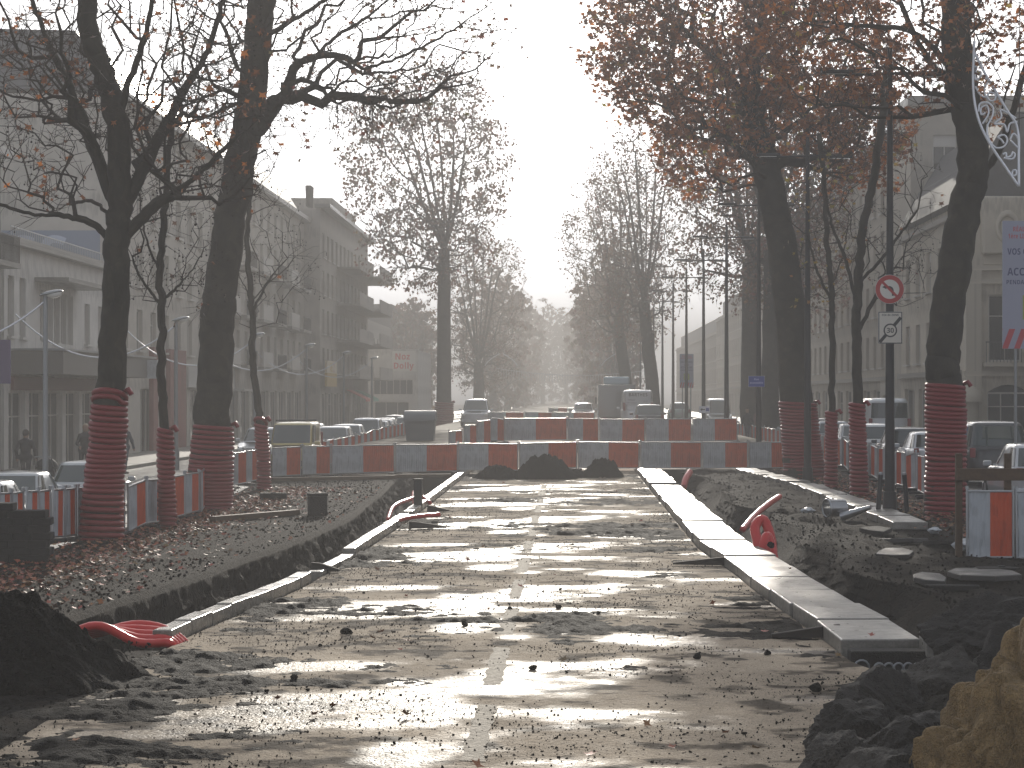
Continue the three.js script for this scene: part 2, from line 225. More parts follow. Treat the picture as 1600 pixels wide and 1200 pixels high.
// ------------------------------------------------------------------ kerb, slab and trench furniture
{
  const kerb = thing('kerb', 'pale concrete kerb stones laid in a line beside the open trench', 'kerb'), ks = uvm(rbox(0.22, 0.3, 0.975, 0, 0, 0, 0.018));
  for (let Z = 24.4; Z < 79; Z += 1) { if ((Z > 31.6 && Z < 33.3) || (Z > 48 && Z < 49.1)) continue;
    const m = part(kerb, 'kerb_stone', ks, M.kerbStone); const zc = Z; m.position.set(xL(zc) - 0.12, (Z > 33 && Z < 37 ? -0.09 : -0.01) + rr(-0.01, 0.01), -zc); m.rotation.y = Math.atan2(xL(zc + 0.5) - xL(zc - 0.5), -1) + Math.PI + rr(-0.014, 0.014); }
  const slab = thing('drain_channel', 'long flat concrete channel cover running along the right edge of the road', 'channel cover'), ss = uvm(rbox(0.84, 0.22, 1.95, 0, 0, 0, 0.022));
  for (let Z = 23.7; Z < 79; Z += 2) { if (Z > 62 && Z < 64) continue; const m = part(slab, 'cover_slab', ss, M.concrete); m.position.set(xR(Z) + 0.44 + rr(-0.02, 0.02), 0.045 + rr(-0.014, 0.014), -Z - 0.2); m.rotation.y = Math.PI + Math.atan2(xR(Z + 1) - xR(Z - 1), -2) + rr(-0.012, 0.012); m.rotation.z = rr(-0.014, 0.014); m.rotation.x = rr(-0.006, 0.006); }
  // open end of the channel with its duct mouths
  const Z = 22.55, x0 = xR(Z) + 0.02, end = thing('duct_bank', 'dark open end of the concrete channel with a row of round duct mouths', 'duct bank', V(x0, 0, -Z));
  part(end, 'base_block', uvm(rbox(0.84, 0.34, 0.3, 0.45, -0.1, -0.1, 0.02)), M.rock);
  part(end, 'side_wall', uvm(rbox(0.1, 0.26, 0.5, 0.85, 0.14, -0.12, 0.02)), M.concrete);
  for (let k = 0; k < 6; k++) { const r = k ? 0.045 : 0.075, g = new THREE.TorusGeometry(r, 0.014, 6, 14).translate(0.14 + (k ? 0.08 + k * 0.1 : 0), -0.1, 0.055); const d = part(end, 'duct_mouth', g, M.steel); part(d, 'duct_hole', new THREE.CylinderGeometry(r, r, 0.03, 14).rotateX(Math.PI / 2).translate(0.14 + (k ? 0.08 + k * 0.1 : 0), -0.1, 0.048), M.rubber); }
  // timber wedges that brace kerb and channel
  const wedge = (px, py, side, len, which) => { const p = gnd(px, py), s = new THREE.Shape(); s.moveTo(0, 0); s.lineTo(len, 0.015); s.lineTo(len, 0.035); s.lineTo(0.12, 0.13); s.lineTo(0, 0.14); s.closePath();
    const g = uvm(new THREE.ExtrudeGeometry(s, { depth: 0.09, bevelEnabled: true, bevelSize: 0.006, bevelThickness: 0.006, bevelSegments: 1 })); if (side < 0) g.rotateY(Math.PI);
    const m = single('brace_wedge', `dark timber wedge bracing ${which}`, 'wedge', g, std({ color: 0x2a241f, roughness: 0.9 })); m.position.set(p.x, 0.01, p.z); };
  wedge(1150, 884, -1, 1.0, 'the side of the concrete channel halfway along its length'); wedge(1312, 998, -1, 0.75, 'the open end of the concrete channel');
  wedge(488, 894, 1, 0.42, 'the kerb where its stones are missing'); wedge(640, 826, 1, 0.75, 'the kerb beside the loose red hose'); wedge(668, 800, 1, 0.5, 'the kerb beside the short black post');
}
// red conduits
function hose(name, label, list, r, mat, group) { const t = thing(name, label, 'conduit', undefined, group); for (const pts of list) { const g = new GB(), c = curve(pts, 40); g.tube(c, c.map((_, k) => r * (1 + 0.05 * (k % 2))), 9, true, 12); part(t, 'conduit', g.geo(), mat); } return t; }
{
  const P = (px, py, Z, y) => { const p = at(px, py, Z); if (y !== undefined) p.y = y; return p; };
  const b = []; for (let k = 0; k < 5; k++) b.push([P(70, 1006 + k * 2, 24.6 - k * 0.16), P(150, 990 - k * 3, 24.5 - k * 0.16), P(215, 976 + k * 7, 24.4 - k * 0.14), P(262, 985 + k * 5, 24.3 - k * 0.14), P(292 - k * 6, 1008, 24.2 - k * 0.1), P(296 - k * 7, 1022, 24.1 - k * 0.1)]);
  hose('conduit_bundle', 'bundle of bent red conduits arching out of the ground by the end of the kerb', b, 0.05, M.redPipe);
  hose('ribbed_conduit', 'ribbed red conduit running from the dark heap towards the kerb', [[P(60, 1003, 25.4), P(110, 991, 25.3), P(165, 984, 25.2), P(220, 992, 25.0)]], 0.045, M.redHose);
  hose('loose_hose', 'flattened red hose looping over the kerb past the short black post', [[P(585, 838, 44), P(612, 818, 45), P(645, 808, 46.5), P(686, 804, 47.2)], [P(606, 812, 50), P(615, 792, 51.5), P(636, 782, 53), P(660, 777, 54.5), P(672, 786, 54)], [P(648, 790, 55), P(646, 772, 56), P(652, 764, 57)]], 0.05, M.redPipe);
  hose('upright_conduits', 'stub of thick red conduits rising out of the trench beside the concrete channel', [[P(1188, 900, 37), P(1184, 850, 37.2), P(1180, 822, 37.4), P(1192, 812, 37.5), P(1204, 840, 37.4), P(1208, 900, 37)], [P(1196, 900, 36.6), P(1194, 850, 36.7), P(1199, 838, 36.8), P(1206, 860, 36.7), P(1212, 900, 36.5)]], 0.085, M.redPipe);
  hose('leaning_conduit', 'straight red conduit leaning across the soil bank out of the trench', [[P(1160, 828, 47), P(1180, 805, 49), P(1203, 786, 51), P(1218, 776, 52)]], 0.07, M.redPipe);
  hose('far_conduit', 'short bright red conduit end standing in the trench below the cross barrier', [[P(1068, 762, 72), P(1072, 748, 72.5), P(1078, 738, 73)]], 0.11, M.redPipe);
}
// posts, blocks and loose things of the works
{
  const p = gnd(653, 797); const post = thing('marker_post', 'short black square post standing beside the kerb', 'post', p); part(post, 'shaft', rbox(0.2, 0.72, 0.2, 0, 0.36, 0, 0.02), M.darkSteel); part(post, 'cap', rbox(0.22, 0.03, 0.22, 0, 0.735, 0, 0.01), M.rubber);
  const q = gnd(496, 806); const bol = thing('concrete_block', 'squat dark concrete block standing on the left trench lip', 'block', q, undefined, 0.3); part(bol, 'body', uvm(rbox(0.4, 0.46, 0.36, 0, 0.23, 0, 0.03)), M.rock); part(bol, 'lid', uvm(rbox(0.43, 0.06, 0.39, 0, 0.49, 0, 0.015)), M.rock);
  const f = gnd(427, 782); const ft = thing('barrier_foot', 'low concrete barrier foot lying below the slim left tree', 'barrier foot', f, undefined, 0.15); part(ft, 'block', uvm(rbox(0.7, 0.2, 0.36, 0, 0.1, 0, 0.03)), M.rock); part(ft, 'socket', rbox(0.12, 0.03, 0.12, 0, 0.205, 0, 0.01), M.rubber);
  for (const [px, py, len, ang, lab] of [[400, 812, 3.2, 1.1, 'long timber plank lying among leaves on the left strip'], [520, 752, 4.4, 0.5, 'long dark beam lying in front of the cross barrier'], [620, 748, 3.6, 0.2, 'muddy beam lying at the foot of the cross barrier near the kerb']]) { const m = single('timber_beam', lab, 'beam', uvm(rbox(len, 0.12, 0.16, 0, 0.06, 0, 0.012)), M.wood); m.position.copy(gnd(px, py)); m.position.y += 0.03; m.rotation.y = ang; }
  // stack of pavers at the left edge
  const st = thing('paver_stack', 'stack of dark grey paving blocks in front of the left barrier', 'paver stack', gnd(10, 882), undefined, 0.08), pg = uvm(rbox(0.29, 0.118, 0.2, 0, 0, 0, 0.012));
  for (let r = 0; r < 8; r++) for (let k = 0; k < (r > 6 ? 3 : 5); k++) for (let d = 0; d < 2; d++) { const m = part(st, 'paving_block', pg, M.rock); m.position.set(-0.72 + k * 0.3 + (r % 2 ? 0.07 : 0) + rr(-0.01, 0.01), 0.08 + r * 0.121, -0.1 - d * 0.21); m.rotation.y = rr(-0.03, 0.03); }
  // flagstones of the old path on the right
  const path = thing('slab_path', 'row of old grey kerb slabs on the right soil bank below the trees', 'slabs');
  for (let k = 0; k < 16; k++) { const Z = 45 + k * 2.05, m = part(path, 'flagstone', uvm(rbox(0.72, 0.16, 1.96, 0, 0, 0, 0.02)), M.concrete); m.position.set(lerp(6.95, 6.3, smooth(60, 78, Z)) + rr(-0.03, 0.03), 0.1 + rr(-0.02, 0.02), -Z); m.rotation.set(rr(-0.02, 0.02), rr(-0.03, 0.03), rr(-0.03, 0.03)); }
  // metal lamp head lying on the bank
  const lp = at(1305, 812, 47); const drum = thing('metal_pipe', 'shiny grey metal pipe bend lying on the right soil bank', 'pipe', V(lp.x, 0.1, lp.z), undefined, -0.5);
  part(drum, 'socket', new THREE.CylinderGeometry(0.19, 0.19, 0.42, 20, 1, true).rotateZ(Math.PI / 2).rotateY(0.9).translate(0, 0.2, 0), std({ color: 0x9a9b9c, roughness: 0.25, metalness: 0.9, side: THREE.DoubleSide })); part(drum, 'rim', new THREE.TorusGeometry(0.19, 0.018, 8, 24).rotateY(Math.PI / 2 + 0.9).translate(-0.13, 0.2, 0.165), M.steel); part(drum, 'tail', new THREE.CylinderGeometry(0.05, 0.1, 0.7, 14).rotateZ(-1.25).translate(0.5, 0.13, 0.05), M.steel);
  for (const [px, py, s] of [[1262, 806, 1], [1508, 862, 1.4], [1460, 838, 0.8]]) { const m = single('plastic_scrap', 'crumpled pale plastic scrap lying on the right soil bank', 'scrap', (() => { const g = new THREE.IcosahedronGeometry(0.14, 1), a = g.attributes.position; for (let i = 0; i < a.count; i++) { const k = 0.6 + 0.8 * hash(Math.round(a.getX(i) * 900), Math.round(a.getY(i) * 900 + a.getZ(i) * 300)); a.setXYZ(i, a.getX(i) * k, a.getY(i) * k * 0.5, a.getZ(i) * k); } g.computeVertexNormals(); return g; })(), M.white, 'plastic scraps on the bank'); m.position.copy(gnd(px, py)); m.position.y = 0.12; m.scale.setScalar(s); }
}
// ------------------------------------------------------------------ heaps, rocks, clods, leaves on the ground
function heapGeo(rx, rz, h, f, n = 60, rough = 0.25) { const cut = (u, v) => Math.abs(fbm(u + 3, v + 11, 4) - 0.5) * 2; return uvm(grid(n, n, (i, j) => { const u = i / n * 2 - 1, v = j / n * 2 - 1, d = Math.sqrt(u * u + v * v) * (1 + rough * (fbm(u * 2.2 + 31, v * 2.2 + h * 9 + 5.3, 3) - 0.5)), k = Math.max(0, 1 - d), e = Math.min(1, k * 5), y = h * Math.pow(Math.min(1, k * 1.75), 0.95) * Math.max(0.5, 0.72 + rough * 1.5 * (fbm(u * f + 30, v * f + 8 + h, 5) - 0.3));
  return [u * rx + e * 0.1 * h * (fbm(v * f * 4, u * f * 4 + 9, 2) - 0.5), y + e * h * (0.16 * cut(u * f * 2.5, v * f * 2.5) + 0.12 * (fbm(u * f * 7, v * f * 7, 3) - 0.5)) * Math.min(1, k * 3) - 0.03 * (1 - e), v * rz]; })); }
function rockGeo(r, s, det = 4, ragged = 0.5, flat = 0.75) { const g = new THREE.IcosahedronGeometry(r, det), a = g.attributes.position; const q = V();
  for (let i = 0; i < a.count; i++) { q.fromBufferAttribute(a, i).normalize(); let k = 1; for (let c = 0; c < 15; c++) { const n = V(hash(c, s) - 0.5, hash(c + 40, s) - 0.5, hash(c + 80, s) - 0.5).normalize(), d = q.dot(n), lim = 0.5 + 0.32 * hash(c + 9, s + 3); if (d * k > lim) k = lim / d; }
    k *= 1 + ragged * (0.3 * (fbm(q.x * 3 + s, q.y * 3 + q.z * 2.3, 4) - 0.5) + 0.16 * (fbm(q.x * 9 + q.z * 4 + s, q.y * 9 - q.z * 7, 3) - 0.5)); a.setXYZ(i, q.x * r * k, q.y * r * k * flat, q.z * r * k); }
  return uvm(toCreasedNormals(g, 0.32)); }
{
  const h1 = single('soil_heap', 'big black heap of damp soil beside the bent red conduits', 'soil heap', heapGeo(1.85, 1.5, 0.82, 4, 150, 0.45), M.heap); h1.position.copy(gnd(-70, 1062));
  for (const [px, py, w, h, lab] of [[776, 748, 0.78, 0.42, 'low ragged soil heap of the dumped spoil nearest the kerb'], [851, 748, 1.0, 0.74, 'tallest dark soil heap of the dumped spoil'], [941, 746, 0.68, 0.6, 'small soil heap of the dumped spoil nearest the channel'], [897, 746, 0.5, 0.25, 'slight crumb heap between the taller spoil heaps']]) { const m = single('spoil_heap', lab + ' before the cross barrier', 'soil heap', heapGeo(w * 1.08, w * 0.9, h, 3, 64, 0.5), M.heap); m.position.copy(gnd(px, py)); }
  const m2 = single('gravel_heap', 'long low dark heap behind the cross barrier at the lamp posts', 'soil heap', heapGeo(3.1, 1.6, 1.1, 3, 50, 0.15), M.heap); m2.position.copy(at(1095, 684, 112)); m2.position.y = 0;
  // boulders in the lower right corner
  const list = [[1545, 1010, 21, 0.62, 'large dark boulder beside the open channel end'], [1478, 1085, 18.6, 0.52, 'broad rounded boulder in front of the duct mouths'], [1395, 1120, 17.4, 0.42, 'brown boulder at the road edge of the rubble'], [1340, 1150, 16.6, 0.36, 'low jagged boulder touching the wet road'], [1300, 1195, 15.6, 0.3, 'small boulder at the tip of the rubble'], [1430, 1190, 15.4, 0.42, 'grey boulder below the brown one'], [1510, 1150, 16.2, 0.4, 'pale grey boulder beside the sand'], [1380, 1225, 14.8, 0.42, 'grey rock half buried at the foot of the rubble'], [1480, 1235, 14.6, 0.4, 'grey rock half buried under the sand'], [1590, 1075, 18.4, 0.55, 'dark boulder behind the sand heap']];
  list.forEach(([px, py, Z, r, lab], k) => { const m = single('boulder', lab, 'boulder', rockGeo(r * 1.15, k + 5, 16, 0.95), k % 3 === 1 ? M.rockPale : M.rock, 'boulders of the rubble pile'); m.position.copy(at(px, py, Z)); m.rotation.set(rr(-0.4, 0.4), rr(0, 6), rr(-0.3, 0.3)); });
  const base = single('rubble_heap', 'dark heap of earth under the boulders', 'soil heap', heapGeo(1.5, 2.4, 0.55, 3, 90, 0.4), M.heap); base.position.set(3.95, 0, -16.9);
  const sandG = uvm(grid(190, 190, (i, j) => { const u = i / 190 * 2 - 1, v = j / 190 * 2 - 1, d = Math.hypot(u, v), k = Math.max(0, 1 - d), y0 = 1.28 * Math.pow(k, 0.8) * (0.85 + 0.5 * (fbm(u * 2.6 + 7, v * 2.6 + 3, 2) - 0.5));
    const n = V(u * 1.3, 0.75, v * 1.0).normalize(), lump = Math.abs(vn(u * 6.5 + 40, v * 6.5 + 9) - 0.5) * 2, mid = Math.abs(vn(u * 14 + 4, v * 14) - 0.5) * 2, q = Math.min(1, k * 8) * (0.2 * lump + 0.085 * mid + 0.02 * vn(u * 45, v * 45));
    return [u * 1.0 + n.x * q, y0 + n.y * q - 0.06, v * 1.3 + n.z * q]; }));
  const sd = single('sand_heap', 'lumpy ochre heap of caked sand beside the dark boulders', 'sand heap', sandG, M.sand); sd.position.set(3.2, 0, -14.3);
  // clods
  const clodG = [rockGeo(1, 3, 1, 1), rockGeo(1, 8, 1, 1)], N = 44000, o = new THREE.Object3D();
  clodG.forEach((g, w) => { const im = shade(new THREE.InstancedMesh(g, M.mud, N / 2)); for (let k = 0; k < N / 2; k++) { const Z = lerp(14.5, 78, Math.pow(rnd(), 1.5)); let x, n = 0; do { x = rr(xL(Math.max(25, Z)) - (Z < 23 ? 1 : 0), xR(Z) - 0.05); n++; } while (n < 7 && fbm(x * 0.4 + 3, Z * 0.6 + 7, 3) + 0.25 * rnd() < 0.62);
    const s = 0.0035 + 0.011 * Math.pow(rnd(), 4) + (rnd() < 0.008 ? 0.02 * rnd() : 0); o.position.set(x, s * 0.35, -Z); o.rotation.set(rr(0, 6), rr(0, 6), rr(0, 6)); o.scale.set(s * rr(0.8, 1.9), s * rr(0.5, 1), s * rr(0.8, 1.4)); o.updateMatrix(); im.setMatrixAt(k, o.matrix); } im.name = numbered('mud_clods'); im.userData.kind = 'stuff'; info(im, 'small dark crumbs of mud strewn over the wet road', 'mud'); scene.add(im); });
  [[541, 990, 0.085], [726, 978, 0.055], [872, 951, 0.05], [797, 952, 0.04], [1090, 1030, 0.06], [1200, 1023, 0.05], [935, 960, 0.04], [832, 1047, 0.06], [460, 1062, 0.05], [1276, 1080, 0.08], [280, 1038, 0.05], [1205, 872, 0.075]].forEach(([px, py, r], k) => { const m = single('soil_clod', 'dark fist-sized clod of soil lying on the road works', 'soil clod', rockGeo(r, 60 + k, 2, 1, 0.8), M.heap, 'larger clods on the road'); m.position.copy(gnd(px, py)); m.position.y = r * 0.4 + (k === 11 ? 0.19 : 0); });
  [[1330, 822, 0.5], [1410, 846, 0.75], [1470, 852, 0.6], [1535, 905, 0.9], [1490, 912, 0.7], [1450, 905, 0.55], [1570, 940, 0.8], [1520, 962, 0.6], [1370, 838, 0.5], [1395, 872, 0.6], [1580, 985, 0.7], [1270, 800, 0.4]].forEach(([px, py, w], k) => { const s = new THREE.Shape(), n = 7; for (let i = 0; i < n; i++) { const t = i / n * 6.283, r = w * (0.38 + 0.25 * hash(i, k + 70)); i ? s.lineTo(Math.cos(t) * r * 1.3, Math.sin(t) * r) : s.moveTo(r * 1.3, 0); } s.closePath();
    const m = single('asphalt_fragment', 'broken flat piece of old asphalt lying on the right soil bank', 'asphalt piece', uvm(new THREE.ExtrudeGeometry(s, { depth: 0.06, bevelEnabled: true, bevelSize: 0.012, bevelThickness: 0.012, bevelSegments: 1 }).rotateX(-Math.PI / 2)), k % 2 ? M.asphalt : M.rock, 'broken asphalt on the bank'); const q = gnd(px, py, 0.05); m.position.set(q.x, bankY(q.x, -q.z) + 0.01, q.z); m.rotation.set(rr(-0.12, 0.12), rr(0, 6), rr(-0.12, 0.12)); });
  // stones and crumbs on both banks
  { const g = rockGeo(1, 21, 1, 1), im = shade(new THREE.InstancedMesh(g, M.heap, 26000)); for (let k = 0; k < 26000; k++) { const Z = lerp(20, 79, Math.pow(rnd(), 1.3)); let x, y; if (k < 13000) { x = rr(-9.2, lipL(Z) - 0.03); y = 0.02; if (Z < 24) x = rr(-7, -4.5); } else { x = lipR(Z) + Math.pow(rnd(), 1.3) * 4.5 - 0.2; y = bankY(x, Z); } const s = 0.006 + 0.03 * Math.pow(rnd(), 4); o.position.set(x, y + s * 0.3, -Z); o.rotation.set(rr(0, 6), rr(0, 6), rr(0, 6)); o.scale.set(s * rr(0.8, 1.7), s, s); o.updateMatrix(); im.setMatrixAt(k, o.matrix); } im.name = 'loose_gravel'; im.userData.kind = 'stuff'; info(im, 'loose dark stones scattered over both banks of the works', 'gravel'); scene.add(im); }
  // fallen leaves
  const lg = new THREE.BufferGeometry(); lg.setAttribute('position', new THREE.Float32BufferAttribute([0, 0, 0, 0.5, 0.1, -0.15, 0.28, 0.05, 0.1, 0.42, 0.16, 0.5, 0.06, 0.08, 0.42, 0, 0.22, 0.85, -0.06, 0.08, 0.42, -0.42, 0.16, 0.5, -0.28, 0.05, 0.1, -0.5, 0.1, -0.15], 3)); lg.setIndex([0, 1, 2, 0, 2, 3, 0, 3, 4, 0, 4, 5, 0, 5, 6, 0, 6, 7, 0, 7, 8, 0, 8, 9]); lg.computeVertexNormals(); M.leafGeo = lg;
  const lm = shade(new THREE.InstancedMesh(lg, new THREE.MeshPhysicalMaterial({ color: 0xffffff, roughness: 0.6, side: THREE.DoubleSide }), 7000)), cc = new THREE.Color();
  for (let k = 0; k < 7000; k++) { let x, Z, y = 0.03; if (k < 5000) { Z = rr(26, 64); x = -7.9 + rr(-1, 1) * rr(0.2, 1.6) + (rnd() < 0.12 ? rr(0, 2) : 0); x = Math.min(x, lipL(Z) - 0.1); } else if (k < 6920) { Z = rr(40, 78); x = 8.2 + rr(-1, 1) * rr(0.3, 1.4); y = 0.1; } else { Z = lerp(15, 70, Math.pow(rnd(), 1.6)); x = rr(xL(Math.max(25, Z)), xR(Z) + 0.9); y = x > xR(Z) ? 0.2 : 0.015; }
    const s = rr(0.06, 0.12); o.position.set(x, y + rr(0, 0.03), -Z); o.rotation.set(rr(-0.5, 0.5), rr(0, 6.3), rr(-0.5, 0.5)); o.scale.setScalar(s); o.updateMatrix(); lm.setMatrixAt(k, o.matrix); lm.setColorAt(k, cc.setRGB(rr(0.12, 0.3), rr(0.035, 0.09), rr(0.012, 0.03))); }
  lm.name = 'fallen_leaves'; lm.userData.kind = 'stuff'; info(lm, 'curled brown fallen leaves along the tree lines', 'leaves'); scene.add(lm);
}
// ------------------------------------------------------------------ buildings
const hole = (x, y, w, h, arch) => { const p = new THREE.Path(); p.moveTo(x, y); p.lineTo(x + w, y); p.lineTo(x + w, y + h); if (arch) p.quadraticCurveTo(x + w / 2, y + h + arch * 2, x, y + h); else p.lineTo(x, y + h); p.closePath(); return p; };
function facade(b, W, H, wins, mat, o = {}) {             // b: group with x along the wall, y up, z out to the street
  const s = new THREE.Shape(); s.moveTo(0, -1); s.lineTo(W, -1); s.lineTo(W, H); s.lineTo(0, H); s.closePath();
  for (const w of wins) s.holes.push(hole(w.x, w.y, w.w, w.h, w.arch));
  part(b, 'wall', uvm(new THREE.ExtrudeGeometry(s, { depth: 0.3, bevelEnabled: false, curveSegments: 6 }).translate(0, 0, -0.3)), mat);
  for (const w of wins) {
    const f = 0.07, top = w.arch || 0, fr = [box(f, w.h, 0.06, w.x + f / 2, w.y + w.h / 2, -0.2), box(f, w.h, 0.06, w.x + w.w - f / 2, w.y + w.h / 2, -0.2), box(w.w - 2 * f, f, 0.06, w.x + w.w / 2, w.y + f / 2, -0.2), box(w.w - 2 * f, f, 0.06, w.x + w.w / 2, w.y + w.h - f / 2, -0.2)];
    for (let k = 1; k < (w.panes || 2); k++) fr.push(box(0.05, w.h - 2 * f, 0.05, w.x + w.w * k / (w.panes || 2), w.y + w.h / 2, -0.2));
    if (w.cross) fr.push(box(w.w - 2 * f, 0.05, 0.045, w.x + w.w / 2, w.y + w.h * 0.68, -0.2));
    const win = part(b, w.name || 'window', merge(fr), w.frame || M.frame);
    part(win, 'pane', box(w.w + 0.02, w.h + top, 0.02, w.x + w.w / 2, w.y + (w.h + top) / 2, -0.24), w.glass || M.glass);
    if (w.sill !== false) part(win, 'sill', box(w.w + 0.24, 0.09, 0.22, w.x + w.w / 2, w.y - 0.045, 0.06), o.trim || M.frame);
    if (w.shut) part(win, 'shutter', box(w.w - 0.1, w.h * w.shut, 0.03, w.x + w.w / 2, w.y + w.h * (1 - w.shut / 2), -0.16), M.frame);
  }
  if (o.deep) part(b, 'body', uvm(box(W - 0.02, H - 0.1 + 1, o.deep, W / 2, (H - 0.1 - 1) / 2, -0.3 - o.deep / 2)), mat);
}
const left = (Z) => V(-20.2, 0, -Z), TL = Math.PI / 2, TR = -Math.PI / 2;
const grid2 = (x0, dx, nx, ys, w, h, extra = {}) => { const r = []; for (const y of ys) for (let i = 0; i < nx; i++) r.push({ x: x0 + i * dx, y, w, h, cross: rnd() < 0.4, shut: rnd() < 0.25 ? rr(0.2, 0.7) : 0, ...extra }); return r; };
function canvasTex(w, h, draw) { const c = document.createElement('canvas'); c.width = w; c.height = h; draw(c.getContext('2d'), w, h); const t = new THREE.CanvasTexture(c); t.colorSpace = THREE.SRGBColorSpace; t.anisotropy = 4; return t; }
const balcony = (b, x, y, w, d, mat, rail) => { const s = part(b, 'balcony', box(w, 0.18, d, x + w / 2, y, d / 2 + 0.003), mat); const g = []; for (let k = 0; k <= w / 0.16; k++) g.push(box(0.025, 0.9, 0.025, x + 0.03 + k * (w - 0.06) / Math.floor(w / 0.16), y + 0.54, d - 0.04)); g.push(box(w, 0.05, 0.05, x + w / 2, y + 1.0, d - 0.04)); rail ? part(s, 'parapet', box(w, 0.95, 0.08, x + w / 2, y + 0.565, d - 0.04), rail) : part(s, 'railing', merge(g), M.darkSteel); };
{
  // A: nearest house at the left edge
  let b = thing('corner_house', 'grey rendered house with a railed balcony at the end of the shop row', 'building', left(60), undefined, TL);
  facade(b, 17.6, 11.2, [...grid2(1.6, 3.2, 5, [4.2, 7.6], 1.2, 1.9), ...grid2(1.2, 4.2, 4, [0.3], 2.6, 2.6, { name: 'shop_window', sill: false, shut: 0 })], wallMat(0xa8a297), { deep: 9 });
  balcony(b, 13.6, 7.3, 3.2, 0.9, M.concrete); part(b, 'cornice', box(18, 0.3, 0.6, 8.8, 11.35, 0.1), M.concrete);
  const shutter = part(b, 'roller_shutter', box(1.5, 2.5, 0.05, 15.2, 1.15, 0.03), M.white); for (let k = 0; k < 22; k++) part(shutter, 'slat', box(1.5, 0.09, 0.03, 15.2, 0.0 + k * 0.112, 0.068), M.white);
  part(b, 'blade_sign', box(0.1, 1.5, 0.8, 14.4, 3.9, 0.75), std({ color: 0x5a4a7a, roughness: 0.5 }));
  // B: low white shop
  b = thing('low_shop', 'low white two-storey shop with a flat roof, concrete hood and long marquee', 'building', left(78), undefined, TL);
  const wb = wallMat(0xe0dcd4);
  facade(b, 18.6, 8.2, [{ x: 0.5, y: 4.9, w: 0.9, h: 2.2 }, { x: 2.2, y: 4.9, w: 0.9, h: 2.2 }, ...[0, 1, 2, 3, 4].map((k) => ({ x: 5.3 + k * 1.15, y: 4.8, w: 0.95, h: 2.0, sill: k === 2, panes: 1 })), { x: 13, y: 4.9, w: 1, h: 1.7 }, { x: 15.6, y: 4.9, w: 1, h: 1.7 },
    ...[0, 1, 2, 3, 4, 5].map((k) => ({ name: 'shop_window', x: 0.6 + k * 3, y: 0.0, w: 2.4, h: 2.9, panes: 2, cross: true, sill: false }))], wb, { deep: 10 });
  part(b, 'parapet', box(18.7, 0.28, 0.5, 9.3, 8.35, 0.1), M.concrete); part(b, 'hood', box(7.2, 0.16, 1.3, 8.0, 7.15, 0.66), M.concrete);
  const mq = part(b, 'marquee', box(17.4, 0.85, 1.9, 9.6, 3.95, 0.965), std({ color: 0x6e6a64, roughness: 0.6 })); part(mq, 'marquee_edge', box(17.5, 0.08, 2.0, 9.6, 4.42, 1.0), M.steel);
  part(b, 'fascia', box(17.0, 0.5, 0.12, 9.4, 3.2, 0.065), std({ color: 0x5a2019, roughness: 0.6 })); part(b, 'air_unit', box(1.2, 0.8, 0.5, 17.2, 3.9, 2.1), M.white);
  const rail = []; for (let k = 0; k < 60; k++) rail.push(box(0.03, 0.35, 0.03, 0.2 + k * 0.31, 8.66, 0.2)); rail.push(box(18.4, 0.04, 0.04, 9.3, 8.84, 0.2)); part(b, 'roof_rail', merge(rail), M.steel);
  // C: long apartment block with blank gable
  b = thing('apartment_block', 'long six-storey pale apartment block with blank gable wall above the low shop', 'building', left(96.8), undefined, TL);
  const wc = wallMat(0xcbc4b8), wins = grid2(1.8, 3.4, 20, [4.9, 7.9, 10.9], 1.4, 1.9); wins.push(...grid2(1.8, 3.4, 20, [13.8], 1.4, 1.6)); for (let k = 0; k < 14; k++) wins.push({ name: 'shop_window', x: 6 + k * 4.5, y: 0, w: 3.6, h: 3.1, panes: 3, sill: false });
  facade(b, 70, 16.3, wins, wc, { deep: 16 });
  const roofS = new THREE.Shape(); roofS.moveTo(0.1, 0); roofS.lineTo(1.7, 2.6); roofS.lineTo(15, 2.9); roofS.lineTo(16.2, 0); roofS.closePath();
  part(b, 'mansard_roof', uvm(new THREE.ExtrudeGeometry(roofS, { depth: 70, bevelEnabled: false }).rotateY(Math.PI / 2).translate(0, 16.4, 0)), std({ map: rep(tex.grain, 0.3), color: 0x6a6d72, roughness: 0.45 }));
  part(b, 'cornice', box(70.2, 0.3, 0.7, 35, 16.2, 0.2), M.concrete);
  for (const y of [4.5, 7.5, 10.5]) for (let k = 0; k < 6; k++) balcony(b, 26 + k * 7, y, 4.4, 1.1, M.concrete, k % 2 ? undefined : M.frame);
  for (let k = 0; k < 4; k++) part(b, 'chimney', box(1.6, 1.6, 0.8, 12 + k * 16, 19.4, -4), M.rock);
  for (const [x, w] of [[8.2, 1.2], [12.6, 4.6]]) part(b, 'red_pilaster', box(w, 5.6, 0.22, x + w / 2, 2.3, 0.113), std({ map: rep(tex.grain, 0.5), color: 0xa83229, roughness: 0.6 }));
  part(b, 'white_fascia', box(16, 1.1, 0.2, 26, 3.75, 0.103), wallMat(0xd2d0ca)); part(b, 'shop_awning', box(5, 0.12, 1.6, 31, 3.1, 0.8), M.frame);
  { // painted band with rounded lettering on the gable
    const g = new THREE.PlaneGeometry(6, 2.4); const t = canvasTex(512, 205, (c, w, h) => { c.fillStyle = '#7d8799'; c.fillRect(0, 0, w, h); c.fillStyle = '#b4bccb'; c.font = 'bold 230px sans-serif'; c.fillText('OSS', -20, 185); });
    const m = part(b, 'painted_sign', g, std({ map: t, roughness: 0.8 })); m.rotation.y = -Math.PI / 2; m.position.set(-0.02, 8.9, -3.6); }
